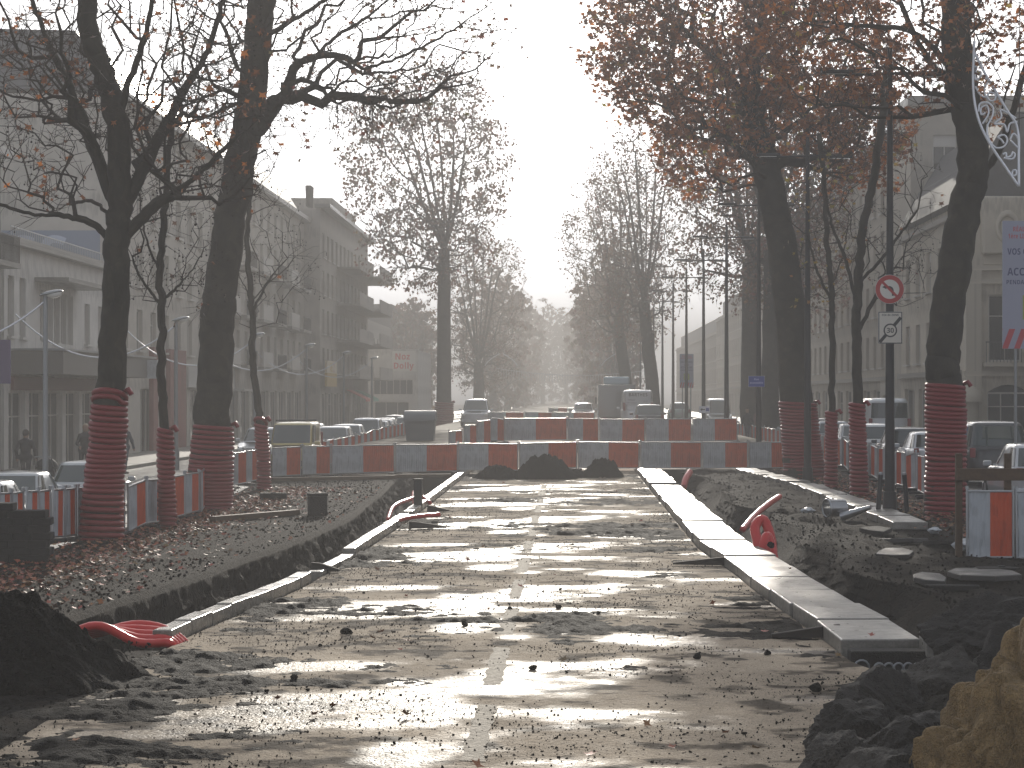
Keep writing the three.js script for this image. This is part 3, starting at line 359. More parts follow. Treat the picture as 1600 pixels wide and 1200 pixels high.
  // D: stepped block with deep balconies
  b = thing('balcony_block', 'stepped block of flats with deep dark balconies beyond the long apartment block', 'building', V(-19.0, 0, -166.9), undefined, TL);
  facade(b, 40, 17.2, [...grid2(1.5, 3.2, 12, [4.6, 7.6, 10.6, 13.5], 1.7, 1.9), ...grid2(1.5, 4.4, 9, [0.2], 3.2, 2.8, { name: 'shop_window', sill: false })], wallMat(0xb8b1a6), { deep: 12 });
  for (const y of [4.3, 7.3, 10.3, 13.3]) { balcony(b, 12, y, 13, 1.9, wallMat(0xb8b1a6), wallMat(0xb8b1a6)); balcony(b, 26, y, 13.6, 2.4, wallMat(0xb8b1a6), wallMat(0xb8b1a6)); }
  part(b, 'penthouse', uvm(box(20, 2.4, 8, 28, 18.4, -5)), wallMat(0xb0a99e)); part(b, 'roof_slab', box(40.4, 0.3, 1.2, 20, 17.35, 0.2), M.concrete); for (let k = 0; k < 3; k++) part(b, 'chimney_pot', cyl(0.2, 0.25, 1.6, 1 + k * 0.7, 18.2, -1, 10), M.rock);
  part(b, 'yellow_shop_sign', box(7, 2, 0.2, 3.9, 4.5, 0.42), std({ map: canvasTex(512, 146, (c, w, h) => { c.fillStyle = '#b8962c'; c.fillRect(0, 0, w, h); c.fillStyle = '#cfc3a8'; c.fillRect(0, 0, w, 70); c.fillStyle = '#b8962c'; c.font = 'bold 72px sans-serif'; c.fillText('AMS', 130, 64); c.fillStyle = '#a2484e'; c.fillText('Z', 330, 64); }), roughness: 0.6 }));
  for (const [x, col, w] of [[22, 0xc8402c, 4], [30, 0x4fae94, 5]]) { const a = part(b, 'awning', new THREE.BoxGeometry(w, 0.06, 1.8).rotateX(0.45).translate(x, 2.9, 0.85), std({ color: col, roughness: 0.45 })); part(a, 'valance', box(w, 0.25, 0.03, x, 2.42, 1.66), std({ color: col, roughness: 0.5 })); }
  // E: white box shop with red lettering facing the street
  b = thing('white_store', 'white flat-roofed store with red lettering beyond the balcony block', 'building', V(-19.6, 0, -214));
  facade(b, 4.9, 7.4, [{ x: 0.5, y: 2.9, w: 3.9, h: 1.5, panes: 6, sill: false }, { x: 0.6, y: 0, w: 3.4, h: 2.2, panes: 3, sill: false }], wallMat(0xd6d3cd), { deep: 20 });
  part(b, 'red_lettering', new THREE.PlaneGeometry(2.3, 2.0).translate(3.5, 6.2, 0.012), std({ map: canvasTex(256, 222, (c, w, h) => { c.fillStyle = '#d0cdc7'; c.fillRect(0, 0, w, h); c.fillStyle = '#c03a34'; c.font = 'bold 92px sans-serif'; c.fillText('Noz', 26, 92); c.fillText('Dolly', 10, 192); }), roughness: 0.7 }));
  // farther houses on the left
  for (const [Z, w, h, col, lab] of [[236, 60, 12, 0x8b857b, 'grey terrace of houses beyond the white store'], [298, 90, 14, 0x979187, 'pale far terrace closing the left side of the avenue']]) { b = thing('far_terrace', lab, 'building', V(-24, 0, -Z), undefined, TL); facade(b, w, h, grid2(2, 4.5, Math.floor(w / 4.6), [0.6, 4.3, 7.9], 1.6, 2.1), wallMat(col), { deep: 9 }); part(b, 'roof', box(w, 1.4, 9, w / 2, h + 0.7, -4.6), M.rock); }

  // right side
  const stone = wallMat(0xd0c7b5);
  b = thing('stone_mansion', 'ornate pale stone house with arched window, balcony and moulded gable', 'building', V(17.9, 0, -98));
  facade(b, 12, 11.6, [{ x: 1.05, y: 4.3, w: 1.5, h: 3.0, panes: 2, cross: true, sill: false }, { x: 1.0, y: 0.9, w: 1.9, h: 2.0, arch: 0.35, panes: 3, cross: true }, { x: 4.6, y: 4.3, w: 1.5, h: 3.0, cross: true }, { x: 4.6, y: 0.9, w: 1.9, h: 2.0, arch: 0.35, panes: 3 }, { x: 8.4, y: 4.3, w: 1.5, h: 3 }, { x: 8.4, y: 0.9, w: 1.9, h: 2.4, arch: 0.35 }], stone, { deep: 0.6 });
  balcony(b, 0.8, 4.15, 2.1, 0.7, stone); balcony(b, 4.3, 4.15, 2.1, 0.7, stone);
  for (const y of [3.75, 7.9, 8.5]) part(b, 'string_course', box(12.2, 0.22, 0.25, 6, y, 0.12), stone);
  part(b, 'corner_pier', box(0.7, 9.4, 0.24, 0.35, 3.8, 0.123), stone); part(b, 'frieze', box(11, 0.9, 0.1, 6.3, 9.1, 0.052), stone);
  part(b, 'dormer', uvm(rbox(2.2, 2.6, 0.6, 1.8, 10.4, 0.25, 0.1)), stone); part(b, 'oval_window', new THREE.TorusGeometry(0.55, 0.14, 8, 24).scale(0.8, 1.1, 1).translate(1.8, 10.3, 0.57), stone);
  part(b, 'portal', cyl(0.55, 0.55, 2.6, -0.1, 1.2, 0.8, 20), stone).geometry = merge([cyl(0.5, 0.5, 2.7, -0.05, 1.2, 0.8, 20), new THREE.SphereGeometry(0.72, 18, 10, 0, 6.3, 0, 1.6).translate(-0.05, 2.5, 0.8)]);
  part(b, 'slate_roof', (() => { const s = new THREE.Shape(); s.moveTo(-0.3, 0); s.lineTo(12.3, 0); s.lineTo(10, 4); s.lineTo(2.2, 4); s.closePath(); return uvm(new THREE.ExtrudeGeometry(s, { depth: 18, bevelEnabled: false }).translate(0, 11.6, -18.4)); })(), std({ map: rep(tex.grain, 0.4), color: 0x55585e, roughness: 0.9 }));
  b = thing('tall_house', 'plain grey house rising behind the ornate stone one', 'building', V(18.6, 0, -118)); facade(b, 14, 18.5, grid2(1.2, 3.2, 4, [5, 8.4, 11.8, 15], 1.3, 1.9), wallMat(0xb8b0a2), { deep: 5.6 }); part(b, 'roof', box(14.4, 0.5, 6.4, 7, 18.75, -2.9), M.concrete);
  const rightB = (Z0, Z1, h, col, ys, lab, name, x = 19.4, extra) => { const w = Z1 - Z0, bb = thing(name, lab, 'building', V(x, 0, -Z1), undefined, TR); facade(bb, w, h, [...grid2(1.6, 3.3, Math.floor((w - 2) / 3.3), ys, 1.4, 2.0), ...grid2(1.2, 4.6, Math.floor((w - 2) / 4.6), [0.4], 3.2, 2.7, { name: 'shop_window', sill: false })], wallMat(col), { deep: 12 }); for (const y of [3.8, h - 0.4]) part(bb, 'string_course', box(w, 0.25, 0.24, w / 2, y, 0.12), M.concrete); part(bb, 'roof', uvm(box(w, 2.2, 9, w / 2, h + 1.1, -5.4)), std({ color: 0x5b5d61, roughness: 0.6 })); return bb; };
  rightB(99.1, 117.4, 11.5, 0xd0c7b5, [4.4, 7.9], 'stone house front running back from the ornate gable', 'stone_row_house', 18.0);
  rightB(58, 97, 12, 0xc2b9a9, [4.6, 8.1], 'stone terrace at the right edge of the avenue', 'stone_terrace', 21.5);
  const rb = rightB(124, 176, 17.5, 0xc8bfae, [4.5, 7.7, 10.9, 14], 'beige terrace of shops behind the leafy right trees', 'shop_terrace');
  part(rb, 'shop_sign', box(4, 1, 0.15, 44, 3.3, 0.08), std({ color: 0xb9b4a8, roughness: 0.6 }));
  rightB(176.3, 232, 17, 0xcdc5b8, [4.6, 7.8, 11, 14], 'tall pale block rising behind the lamp posts', 'tall_block');
  rightB(232.4, 300, 13.5, 0xc4bdb0, [4.6, 7.8, 10.8], 'hazy pale block far down the right side', 'hazy_block', 20.5);
  rightB(301, 420, 12, 0x9d968b, [4.6, 7.8], 'farthest grey terrace on the right side', 'far_block', 21);
}

// ------------------------------------------------------------------ trees
const leafMat = new THREE.MeshPhysicalMaterial({ color: 0xffffff, vertexColors: true, roughness: 0.9, transmission: 0.55, thickness: 0, side: THREE.DoubleSide });
const ballMat = std({ color: 0x2c241d, roughness: 0.9 });
const PAL = { rust: () => { const k = Math.pow(rnd(), 1.6); return [lerp(0.11, 0.52, k), lerp(0.042, 0.18, k), lerp(0.02, 0.04, k)]; }, brown: () => [rr(0.1, 0.2), rr(0.055, 0.1), rr(0.03, 0.055)], gold: () => [rr(0.25, 0.45), rr(0.18, 0.3), rr(0.03, 0.06)] };
const LEAF = (() => { const p = [...M.leafGeo.attributes.position.array], i = [...M.leafGeo.index.array]; return { p, i }; })();
const DIA = { p: [0, 0, 0, 0.4, 0.08, 0.4, 0, 0.12, 0.9, -0.4, 0.08, 0.4], i: [0, 1, 2, 0, 2, 3] };
function tree(o) {
  const Z = o.Z, s = F / Z, P = (q) => { const p = at(q[0], q[1], Z); p.z += q[2] || 0; return p; };
  const pos = [], par = [], len = [], dir = [], kids = [];
  const add = (p, parent) => { pos.push(p); par.push(parent); kids.push([]); len.push(parent < 0 ? 0 : len[parent] + p.distanceTo(pos[parent])); dir.push(parent < 0 ? V(0, 1, 0) : p.clone().sub(pos[parent]).normalize()); if (parent >= 0) kids[parent].push(pos.length - 1); return pos.length - 1; };
  const trunkR = []; let trunkN = 0, fork = 0;
  o.limbs.forEach((poly, n) => {
    const c = curve(poly.map(P), Math.max(6, Math.ceil(poly.length * (Z < 80 ? 6 : 3)))); let j;
    if (n === 0) { c[0].y = Math.min(c[0].y, -0.1); j = -1; c.forEach((p, k) => { if (k && k < c.length - 1) { p.x += rr(-0.03, 0.03); p.z += rr(-0.05, 0.05); } j = add(p, j); trunkR.push(lerp(o.r[0], o.r[1], Math.pow(k / (c.length - 1), 0.8)) * (1 + 0.22 * Math.exp(-Math.max(0, p.y) / 0.5))); }); trunkN = pos.length; fork = o.fork || pos[trunkN - 1].y * 0.55; }
    else { let b = 0, bd = 1e9; for (let k = 0; k < pos.length; k++) { const d = pos[k].distanceTo(c[0]); if (d < bd) { bd = d; b = k; } } j = b; c.slice(1).forEach((p, k) => { p.x += rr(-0.02, 0.02); p.y += rr(-0.02, 0.02); p.z += (o.spread || 0) * Math.sin(n * 2.4) * (k / c.length); j = add(p, j); }); }
  });
  const T = [];
  for (const e of o.crown) { const c = P(e[0]); for (let k = 0; k < e[2]; k++) { let u; do { u = V(rr(-1, 1), rr(-1, 1), rr(-1, 1)); } while (u.lengthSq() > 1 || u.lengthSq() < rnd() * 0.5); T.push(V(c.x + u.x * e[1][0], c.y + u.y * e[1][1], c.z + u.z * e[1][2])); } }
  const root = pos[Math.max(0, Math.min(trunkN - 1, pos.findIndex((p) => p.y > fork)))]; T.sort((a, b) => a.distanceToSquared(root) - b.distanceToSquared(root));
  const al = o.alpha ?? 0.5, step = o.step || 0.6;
  for (const t of T) {
    let b = -1, bd = 1e9; for (let k = 0; k < pos.length; k++) { if (pos[k].y < fork) continue; const dx = pos[k].x - t.x, dy = pos[k].y - t.y, dz = pos[k].z - t.z, d = Math.sqrt(dx * dx + dy * dy + dz * dz) + al * len[k] * 0.4 + (dy > 0 ? dy * 0.6 : 0); if (d < bd) { bd = d; b = k; } }
    if (b < 0) continue; const p0 = pos[b], D = p0.distanceTo(t), m = p0.clone().addScaledVector(dir[b], D * 0.24).add(V(0, D * 0.05, 0)), n = Math.max(1, Math.min(7, Math.round(D / step))); let j = b;
    for (let k = 1; k <= n; k++) { const f = k / n, q = p0.clone().multiplyScalar((1 - f) * (1 - f)).addScaledVector(m, 2 * f * (1 - f)).addScaledVector(t, f * f); if (k < n) q.add(V(rr(-1, 1), rr(-1, 1), rr(-1, 1)).multiplyScalar(D * 0.022)); j = add(q, j); }
  }
  // thickness from the number of tips each limb carries
  const tips = new Array(pos.length).fill(0); for (let k = pos.length - 1; k >= 0; k--) { if (!kids[k].length) tips[k] = 1; if (par[k] >= 0) tips[par[k]] += tips[k]; }
  const ex = Math.log((o.r[1] * 0.95) / o.tip) / Math.log(Math.max(4, tips[trunkN - 1] || 4)), rad = pos.map((_, k) => k < trunkN ? trunkR[k] : Math.min(o.r[1] * 0.72, o.tip * Math.pow(tips[k], clamp(ex, 0.33, 0.6) * 0.94)));
  const g = thing(o.name, o.label, 'tree', V(pos[0].x, 0, pos[0].z), o.group), off = g.position.clone(); const L = (p) => p.clone().sub(off);
  const fine = new GB(), done = new Array(pos.length).fill(false); let nl = 0;
  { const t = new GB(), knob = pos.slice(0, trunkN).map(L); t.tube(knob, trunkR, Z < 90 ? 18 : 10, true, 0.35);
    const tg = t.geo(), a = tg.attributes.position; for (let i = 0; i < a.count; i++) { const k = Math.min(trunkN - 1, Math.floor(i / (Z < 90 ? 18 : 10))), c = knob[k], w = 1 + 0.16 * (fbm(i % 18 * 0.7 + 9, a.getY(i) * 1.3, 3) - 0.5); a.setXYZ(i, c.x + (a.getX(i) - c.x) * w, a.getY(i), c.z + (a.getZ(i) - c.z) * w); } tg.computeVertexNormals();
    part(g, 'trunk', tg, M.bark); for (let k = 0; k < trunkN; k++) done[k] = true; }
  for (let k = trunkN; k < pos.length; k++) { if (done[k]) continue; const chain = [par[k]]; let c = k; while (c !== undefined) { chain.push(c); done[c] = true; c = kids[c].filter((x) => !done[x]).sort((a, b) => rad[b] - rad[a])[0]; }
    const pts = chain.map((x) => L(pos[x])), r0 = rad[k], rs = chain.map((x, i) => i === 0 ? Math.min(rad[x], r0 * 1.25) : rad[x]);
    if (r0 > (o.limbR || 0.05) && nl < 40) { const t = new GB(); t.tube(pts, rs, Z < 90 ? 9 : 6, false, 0.5); part(g, 'limb', t.geo(), M.bark); nl++; } else fine.tube(pts, rs, r0 > o.tip * 2.5 ? 5 : 3); }
  // twigs, leaves and seed balls at the tips
  const lf = new GB(), balls = new GB(), sh = Z < 90 ? LEAF : DIA, m4 = new THREE.Matrix4(), q = new THREE.Quaternion(), eu = new THREE.Euler(), vv = V();
  const leafAt = (p) => { const c = PAL[rnd() < (o.mix || 0) ? 'gold' : o.pal || 'brown'](), sz = rr(o.leaf[0] * 0.75, o.leaf[1] * 1.1); q.setFromEuler(eu.set(rr(0.6, 2.6), rr(0, 6.3), rr(-0.6, 0.6), 'YXZ')); m4.compose(p, q, vv.set(sz, sz, sz)); const b = lf.p.length / 3; for (let k = 0; k < sh.p.length; k += 3) { const w = V(sh.p[k], sh.p[k + 1], sh.p[k + 2]).applyMatrix4(m4); lf.v(w.x, w.y, w.z, c); } for (const k of sh.i) lf.i.push(b + k); };
  const ICO = new THREE.OctahedronGeometry(1, 1).attributes.position;
  for (let k = trunkN; k < pos.length; k++) {
    if (rad[k] > o.tip * 3.2) continue; const nT = kids[k].length ? (rnd() < (o.along ?? 0.6) ? 1 : 0) : o.twigs ?? 3;
    for (let w = 0; w < nT; w++) {
      const l = (o.twigL || 0.6) * rr(0.4, 1.2), d = dir[k].clone().multiplyScalar(0.8).add(V(rr(-1, 1), rr(-0.8, 0.9), rr(-1, 1))).normalize(), a = L(pos[k]), b = a.clone().addScaledVector(d, l * 0.5).add(V(0, -0.03 * l, 0)), c = b.clone().addScaledVector(d, l * 0.5).add(V(rr(-0.1, 0.1) * l, rr(-0.3, 0.12) * l, rr(-0.1, 0.1) * l));
      fine.tube([a, b, c], [o.tip * 0.75, o.tip * 0.6, o.tip * 0.4], 3);
      for (let x = 0; x < (o.leaves || 0); x++) if (rnd() < (o.leafP ?? 1)) leafAt(b.clone().lerp(c, rr(-0.6, 1.1)).add(V(rr(-0.12, 0.12), rr(-0.12, 0.05), rr(-0.12, 0.12)).multiplyScalar(o.scat || 1)));
      if (o.balls && rnd() < o.balls) { const n = rnd() < 0.4 ? 2 : 1; let p = c.clone(); for (let x = 0; x < n; x++) { const e = p.clone().add(V(rr(-0.02, 0.02), -rr(0.05, 0.14), rr(-0.02, 0.02))); fine.tube([p, e], 0.003, 3); const r = rr(0.015, 0.022), b0 = balls.p.length / 3; for (let y = 0; y < ICO.count; y++) balls.v(e.x + ICO.getX(y) * r, e.y + ICO.getY(y) * r, e.z + ICO.getZ(y) * r); for (let y = 0; y < ICO.count; y++) balls.i.push(b0 + y); p = e; } }
    }
  }
  part(g, 'twigs', fine.geo(), M.twig, 'stuff'); if (lf.p.length) part(g, 'leaves', lf.geo(), leafMat, 'stuff'); if (balls.p.length) part(g, 'seed_balls', balls.geo(), ballMat, 'stuff');
  return g;
}
// red hose wound round a trunk
function guard(Z, pts, rads, pitch, label, loose) {
  const g = thing('trunk_guard', label, 'trunk guard', undefined, 'red hose guards round the trunks'), a = curve(pts.map(([x, y]) => at(x, y, Z)), 20), h = a[20].y - a[0].y, turns = Math.floor(h / pitch), N = 22, c = [], r = pitch * 0.53;
  for (let k = 0; k <= turns * N; k++) { const f = k / (turns * N), i = f * 20, p = a[Math.floor(Math.min(19, i))].clone().lerp(a[Math.floor(Math.min(19, i)) + 1], i - Math.floor(Math.min(19, i))), R = (lerp(rads[0], rads[1], f) + 0.05 * (fbm(f * 14, Z, 3) - 0.5)) * (1 + 0.05 * (vn(k / N * 1.3, Z) - 0.5)), t = k / N * 2 * Math.PI; c.push(V(p.x + Math.cos(t) * R, p.y + (loose && f > 0.93 ? 0.1 * Math.sin(t) : 0) + pitch * 0.3 * (vn(k / N * 0.7 + 5, Z + 3) - 0.5) + pitch * 0.22 * Math.sin(t + f * 5) * vn(f * 6, Z + 8), p.z + Math.sin(t) * R)); }
  const b = new GB(); b.tube(c, r, 7, true, 40); part(g, 'hose_coil', b.geo(), M.redHose);
  const e = new GB(); const l = c[c.length - 1]; e.tube([l, l.clone().add(V(0.08, 0.04, 0.1)), l.clone().add(V(0.14, -0.06, 0.12))], r * 0.95, 7, true); part(g, 'loose_end', e.geo(), M.redHose);
}
const TG = 'plane trees lining the avenue';
tree({ name: 'plane_tree', label: 'forked bare plane tree in front of the low white shop, red hose round its trunk', Z: 41, r: [0.31, 0.17], tip: 0.0085, fork: 4.9, group: TG, spread: 1.2,
  limbs: [[[158, 850], [165, 720], [172, 610], [179, 480], [182, 390], [187, 326], [184, 198], [160, 110], [142, 60], [134, -40], [130, -160]], [[178, 385], [150, 352], [110, 340], [50, 336], [0, 318], [-60, 300]], [[175, 340], [140, 312], [95, 315], [30, 335]], [[190, 375], [241, 326], [312, 278], [368, 227], [425, 187], [470, 150]], [[193, 330], [235, 241], [283, 147], [326, 71], [345, 0], [360, -90]], [[180, 320], [136, 212], [108, 142], [76, 79], [51, 23], [20, -60]], [[186, 190], [204, 136], [227, 91], [252, 9], [265, -80]]],
  crown: [[[180, 40, 0], [2.9, 2.3, 2.6], 760], [[60, 180, 0], [1.5, 1.9, 1.6], 330], [[320, 210, 0], [1.5, 1.5, 1.6], 360], [[180, -190, 0], [3.2, 2, 2.6], 120]], twigs: 4, twigL: 0.5, along: 0.5, leaves: 1, leafP: 0.24, leaf: [0.1, 0.17], pal: 'rust', balls: 0.16 });
tree({ name: 'plane_tree', label: 'massive knobbly plane tree with a crooked limb reaching over the road', Z: 52, r: [0.47, 0.3], tip: 0.0085, fork: 9.7, group: TG, spread: 1.4,
  limbs: [[[322, 800], [330, 680], [336, 600], [340, 500], [346, 445], [360, 340], [376, 250], [392, 170], [400, 90], [410, 0], [424, -120], [440, -260]], [[402, 205], [428, 165], [446, 150], [462, 110], [480, 98], [528, 92], [560, 102], [568, 88], [572, 60]], [[562, 105], [600, 130], [660, 160], [730, 175]], [[560, 110], [620, 95], [700, 60], [780, 10]], [[480, 100], [520, 60], [580, 20], [640, -40]], [[398, 60], [370, 66], [330, 64], [290, 30], [240, -20]], [[408, 60], [470, 30], [540, -10], [620, -70]], [[372, 262], [330, 300], [290, 320], [250, 330]], [[345, 440], [330, 470], [318, 485]]],
  crown: [[[600, 60, 0], [3.0, 2.0, 2.4], 800], [[520, 170, 0], [1.5, 0.9, 1.5], 60], [[420, -60, 0], [3.0, 1.6, 2.4], 180], [[330, 120, 0], [1.4, 1.6, 1.4], 200], [[560, -230, 0], [4, 2, 3], 120]], twigs: 3, twigL: 0.6, along: 0.6, leaves: 1, leafP: 0.55, leaf: [0.09, 0.16], pal: 'brown', balls: 0.16 });
tree({ name: 'young_plane_tree', label: 'slim young tree hung with seed balls between the two big left trees', Z: 44.8, r: [0.11, 0.06], tip: 0.006, fork: 4.0, limbR: 0.03, group: 'slim young trees', spread: 0.5,
  limbs: [[[262, 830], [259, 720], [257, 640], [252, 560], [254, 500], [250, 430], [256, 350], [262, 270], [268, 180]], [[254, 480], [225, 440], [205, 390]], [[254, 470], [290, 430], [318, 380]], [[252, 430], [230, 370], [222, 300]]],
  crown: [[[262, 350, 0], [1.0, 1.9, 1.0], 130], [[215, 430, 0], [0.5, 0.7, 0.6], 25], [[310, 420, 0], [0.5, 0.7, 0.6], 25]], twigs: 3, twigL: 0.4, along: 0.4, leaves: 1, leafP: 0.03, leaf: [0.1, 0.15], pal: 'rust', balls: 0.5 });
tree({ name: 'young_plane_tree', label: 'slim leaning young tree hung with seed balls in front of the pale van', Z: 63, r: [0.13, 0.07], tip: 0.007, fork: 4.6, limbR: 0.03, group: 'slim young trees', spread: 0.5,
  limbs: [[[412, 768], [410, 700], [404, 640], [396, 570], [394, 500], [390, 440], [386, 370], [392, 290]], [[393, 490], [420, 440], [455, 400]], [[392, 470], [370, 420], [362, 360]]],
  crown: [[[402, 390, 0], [1.4, 2.4, 1.3], 130], [[450, 420, 0], [0.8, 1.0, 0.9], 30]], twigs: 3, twigL: 0.5, along: 0.4, leaves: 1, leafP: 0.03, leaf: [0.1, 0.16], pal: 'rust', balls: 0.5 });
tree({ name: 'plane_tree', label: 'pale leaning plane tree with a forked trunk beside the no left turn sign', Z: 48.6, r: [0.42, 0.32], tip: 0.009, fork: 6.2, group: TG, spread: 1.2,
  limbs: [[[1476, 815], [1478, 700], [1476, 600], [1474, 545], [1488, 430], [1508, 330], [1520, 265], [1514, 190], [1500, 110], [1494, 20], [1500, -120]], [[1520, 285], [1552, 248], [1572, 195], [1598, 100], [1620, 0], [1630, -80]], [[1508, 150], [1480, 95], [1430, 45], [1350, 32], [1270, 24], [1200, 40]], [[1496, 60], [1530, 0], [1560, -80]], [[1505, 140], [1450, 90], [1400, -20]]],
  crown: [[[1370, 70, 0], [2.7, 1.8, 2.2], 380], [[1560, 60, 0], [1.5, 2.2, 1.8], 200], [[1450, -150, 0], [3, 2, 2.4], 200]], twigs: 4, twigL: 0.5, along: 0.8, leaves: 4, leafP: 0.75, leaf: [0.1, 0.17], pal: 'rust', mix: 0.04 });
tree({ name: 'plane_tree', label: 'broad plane tree thick with rust brown leaves reaching over the road', Z: 70.6, r: [0.6, 0.42], tip: 0.011, fork: 9.2, group: TG, spread: 2,
  limbs: [[[1256, 755], [1250, 690], [1246, 630], [1238, 520], [1226, 410], [1208, 310], [1190, 235], [1176, 190]], [[1180, 205], [1150, 140], [1110, 90], [1050, 40], [990, 0], [930, -30]], [[1182, 200], [1200, 150], [1240, 90], [1280, 30], [1320, -40]], [[1178, 195], [1180, 110], [1185, 20], [1190, -120]], [[1140, 130], [1080, 140], [1020, 150], [960, 130]]],
  crown: [[[1110, 80, 0], [3.4, 3.3, 3.4], 620], [[1010, 70, 0], [2.0, 2.4, 2.4], 260], [[1270, 90, 0], [2.8, 3.8, 3], 620], [[1120, 220, 0], [2.0, 1.9, 2.2], 200], [[1330, 210, 0], [1.8, 1.8, 2], 200], [[1160, -150, 0], [4.6, 3, 4], 300]], twigs: 4, twigL: 0.7, along: 0.9, leaves: 6, leafP: 0.85, leaf: [0.13, 0.23], pal: 'rust', mix: 0.05, scat: 2 });
tree({ name: 'young_plane_tree', label: 'slim young tree with a few yellow leaves beside the thick guarded trunk', Z: 63.3, r: [0.11, 0.07], tip: 0.008, fork: 4.4, limbR: 0.03, group: 'slim young trees', spread: 0.5,
  limbs: [[[1298, 768], [1299, 690], [1300, 600], [1300, 500], [1298, 440], [1292, 370], [1288, 290], [1280, 210]], [[1299, 470], [1275, 420], [1258, 360]], [[1299, 450], [1320, 390], [1330, 330]]],
  crown: [[[1288, 360, 0], [1.1, 2.5, 1.2], 130]], twigs: 3, twigL: 0.5, along: 0.5, leaves: 1, leafP: 0.5, leaf: [0.1, 0.17], pal: 'gold', balls: 0.12 });
tree({ name: 'young_plane_tree', label: 'slim young tree with wide rising branches next to the sign post', Z: 58, r: [0.15, 0.1], tip: 0.008, fork: 4.4, limbR: 0.03, group: 'slim young trees', spread: 0.6,
  limbs: [[[1342, 782], [1341, 700], [1340, 620], [1338, 530], [1340, 470], [1344, 400], [1352, 340], [1366, 270], [1378, 190], [1386, 100]], [[1340, 520], [1375, 450], [1410, 400], [1440, 370]], [[1341, 480], [1320, 400], [1300, 340], [1290, 280]], [[1344, 440], [1380, 400], [1430, 330]]],
  crown: [[[1360, 300, 0], [1.7, 2.4, 1.6], 190], [[1420, 420, 0], [0.9, 1.2, 1], 60]], twigs: 3, twigL: 0.5, along: 0.5, leaves: 1, leafP: 0.1, leaf: [0.1, 0.17], pal: 'rust', mix: 0.2, balls: 0.35 });
// tall trees farther down the avenue
function farTree(px, Z, topPy, wpx, o = {}) {
  const s = F / Z, by = VY + EYE * s, H = (by - topPy) / s, fk = by - (o.fk || 0.42) * (by - topPy), W = wpx / s / 2, tilt = o.tilt || 0, X = (f) => px + tilt * f, sh = o.shift || 0, n = Math.round((o.n || 420));
  const limbs = [[[px, by + 3], [X(0.2), lerp(by, fk, 0.4)], [X(0.5), lerp(by, fk, 0.8)], [X(0.6), fk]]]; const k = 6; for (let i = 0; i < k; i++) { const f = (i + 0.5) / k * 2 - 1; limbs.push([[X(0.6), fk + 2], [X(0.6) + sh * 0.2 + f * wpx * 0.12, lerp(fk, topPy, 0.25)], [X(0.7) + sh * 0.6 + f * wpx * 0.24, lerp(fk, topPy, 0.6)], [X(0.8) + sh + f * wpx * 0.3, lerp(fk, topPy, 0.85 - 0.2 * Math.abs(f))]]); }
  const cy = lerp(fk, topPy, 0.48), hy = (fk - topPy) / s * 0.55;
  tree({ name: 'plane_tree', label: o.label, Z, r: [o.R || 0.6, (o.R || 0.6) * 0.7], tip: o.tip || 0.016, fork: (VY - fk) / s + EYE - 1.5, limbs, group: TG, spread: W * 0.6,
    crown: [[[X(0.75) + sh, cy, 0], [W, hy, W], n], [[X(0.6) + sh * 0.7, fk - 0.02 * (fk - topPy), 0], [W * 0.8, hy * 0.4, W * 0.8], n * 0.22]], alpha: 0.5, step: 1.0, twigs: 4, twigL: 1.0, along: 0.8, leaves: o.leaves || 3, leafP: o.leafP ?? 0.75, leaf: o.leaf || [0.16, 0.28], pal: 'brown', limbR: 0.07, scat: 3 });
}
farTree(694, 167, 108, 265, { shift: -30, leaves: 4, leaf: [0.2, 0.34], label: 'tall open-crowned plane tree standing free against the white sky', n: 1300, R: 0.62, tip: 0.017, fk: 0.5 });
farTree(748, 235, 350, 150, { label: 'dense round-headed plane tree just beyond the tall free-standing one', n: 800, R: 0.7, leaves: 4, fk: 0.3, tip: 0.02 });
farTree(984, 205, 262, 165, { label: 'hazy plane tree with a narrow crown above the parked coach', n: 800, R: 0.65, leaves: 4, tilt: -30, tip: 0.018 });
farTree(1024, 172, 190, 170, { label: 'leaning plane tree between the coach and the lamp posts', n: 800, R: 0.6, leaves: 4, tilt: -30, tip: 0.016 });
farTree(1172, 131, 70, 280, { label: 'thick plane tree behind the blue street sign', n: 900, R: 0.62, leaves: 6, tip: 0.014, fk: 0.46, leaf: [0.15, 0.25] });
farTree(1204, 112, -60, 300, { label: 'thick plane tree close behind the leafy guarded one', n: 800, R: 0.5, leaves: 6, tip: 0.013, leaf: [0.14, 0.23] });
for (const [px, Z, top, w] of [[770, 330, 420, 120], [793, 400, 450, 110], [806, 480, 470, 95], [822, 560, 485, 90], [962, 270, 380, 130], [946, 340, 420, 120], [936, 420, 450, 105], [926, 500, 468, 95], [848, 600, 470, 90], [885, 610, 480, 90], [915, 605, 475, 90], [640, 300, 470, 110], [560, 330, 480, 110]]) farTree(px, Z, top, w, { label: 'plane tree fading into the haze at the far end of the avenue', n: 300, R: 0.7, leaves: 5, leafP: 0.9, leaf: [0.45, 0.8], tip: 0.03, fk: 0.2 });
farTree(1250, 150, 120, 210, { label: 'plane tree behind the parked white van', n: 600, R: 0.5, leaves: 5, tip: 0.014, leaf: [0.15, 0.26] });
guard(41, [[158, 848], [162, 760], [168, 690], [172, 612]], [0.37, 0.29], 0.105, 'red ribbed hose wound round the trunk before the low white shop', true);
guard(52, [[323, 800], [329, 740], [334, 662]], [0.56, 0.45], 0.1, 'red ribbed hose wound round the massive knobbly trunk');
guard(44.8, [[262, 828], [260, 750], [258, 668]], [0.15, 0.13], 0.1, 'red hose wound round the slim trunk between the big left trees');
guard(63, [[413, 765], [411, 710], [407, 655]], [0.17, 0.15], 0.105, 'red hose wound round the slim leaning trunk by the cross barrier', true);
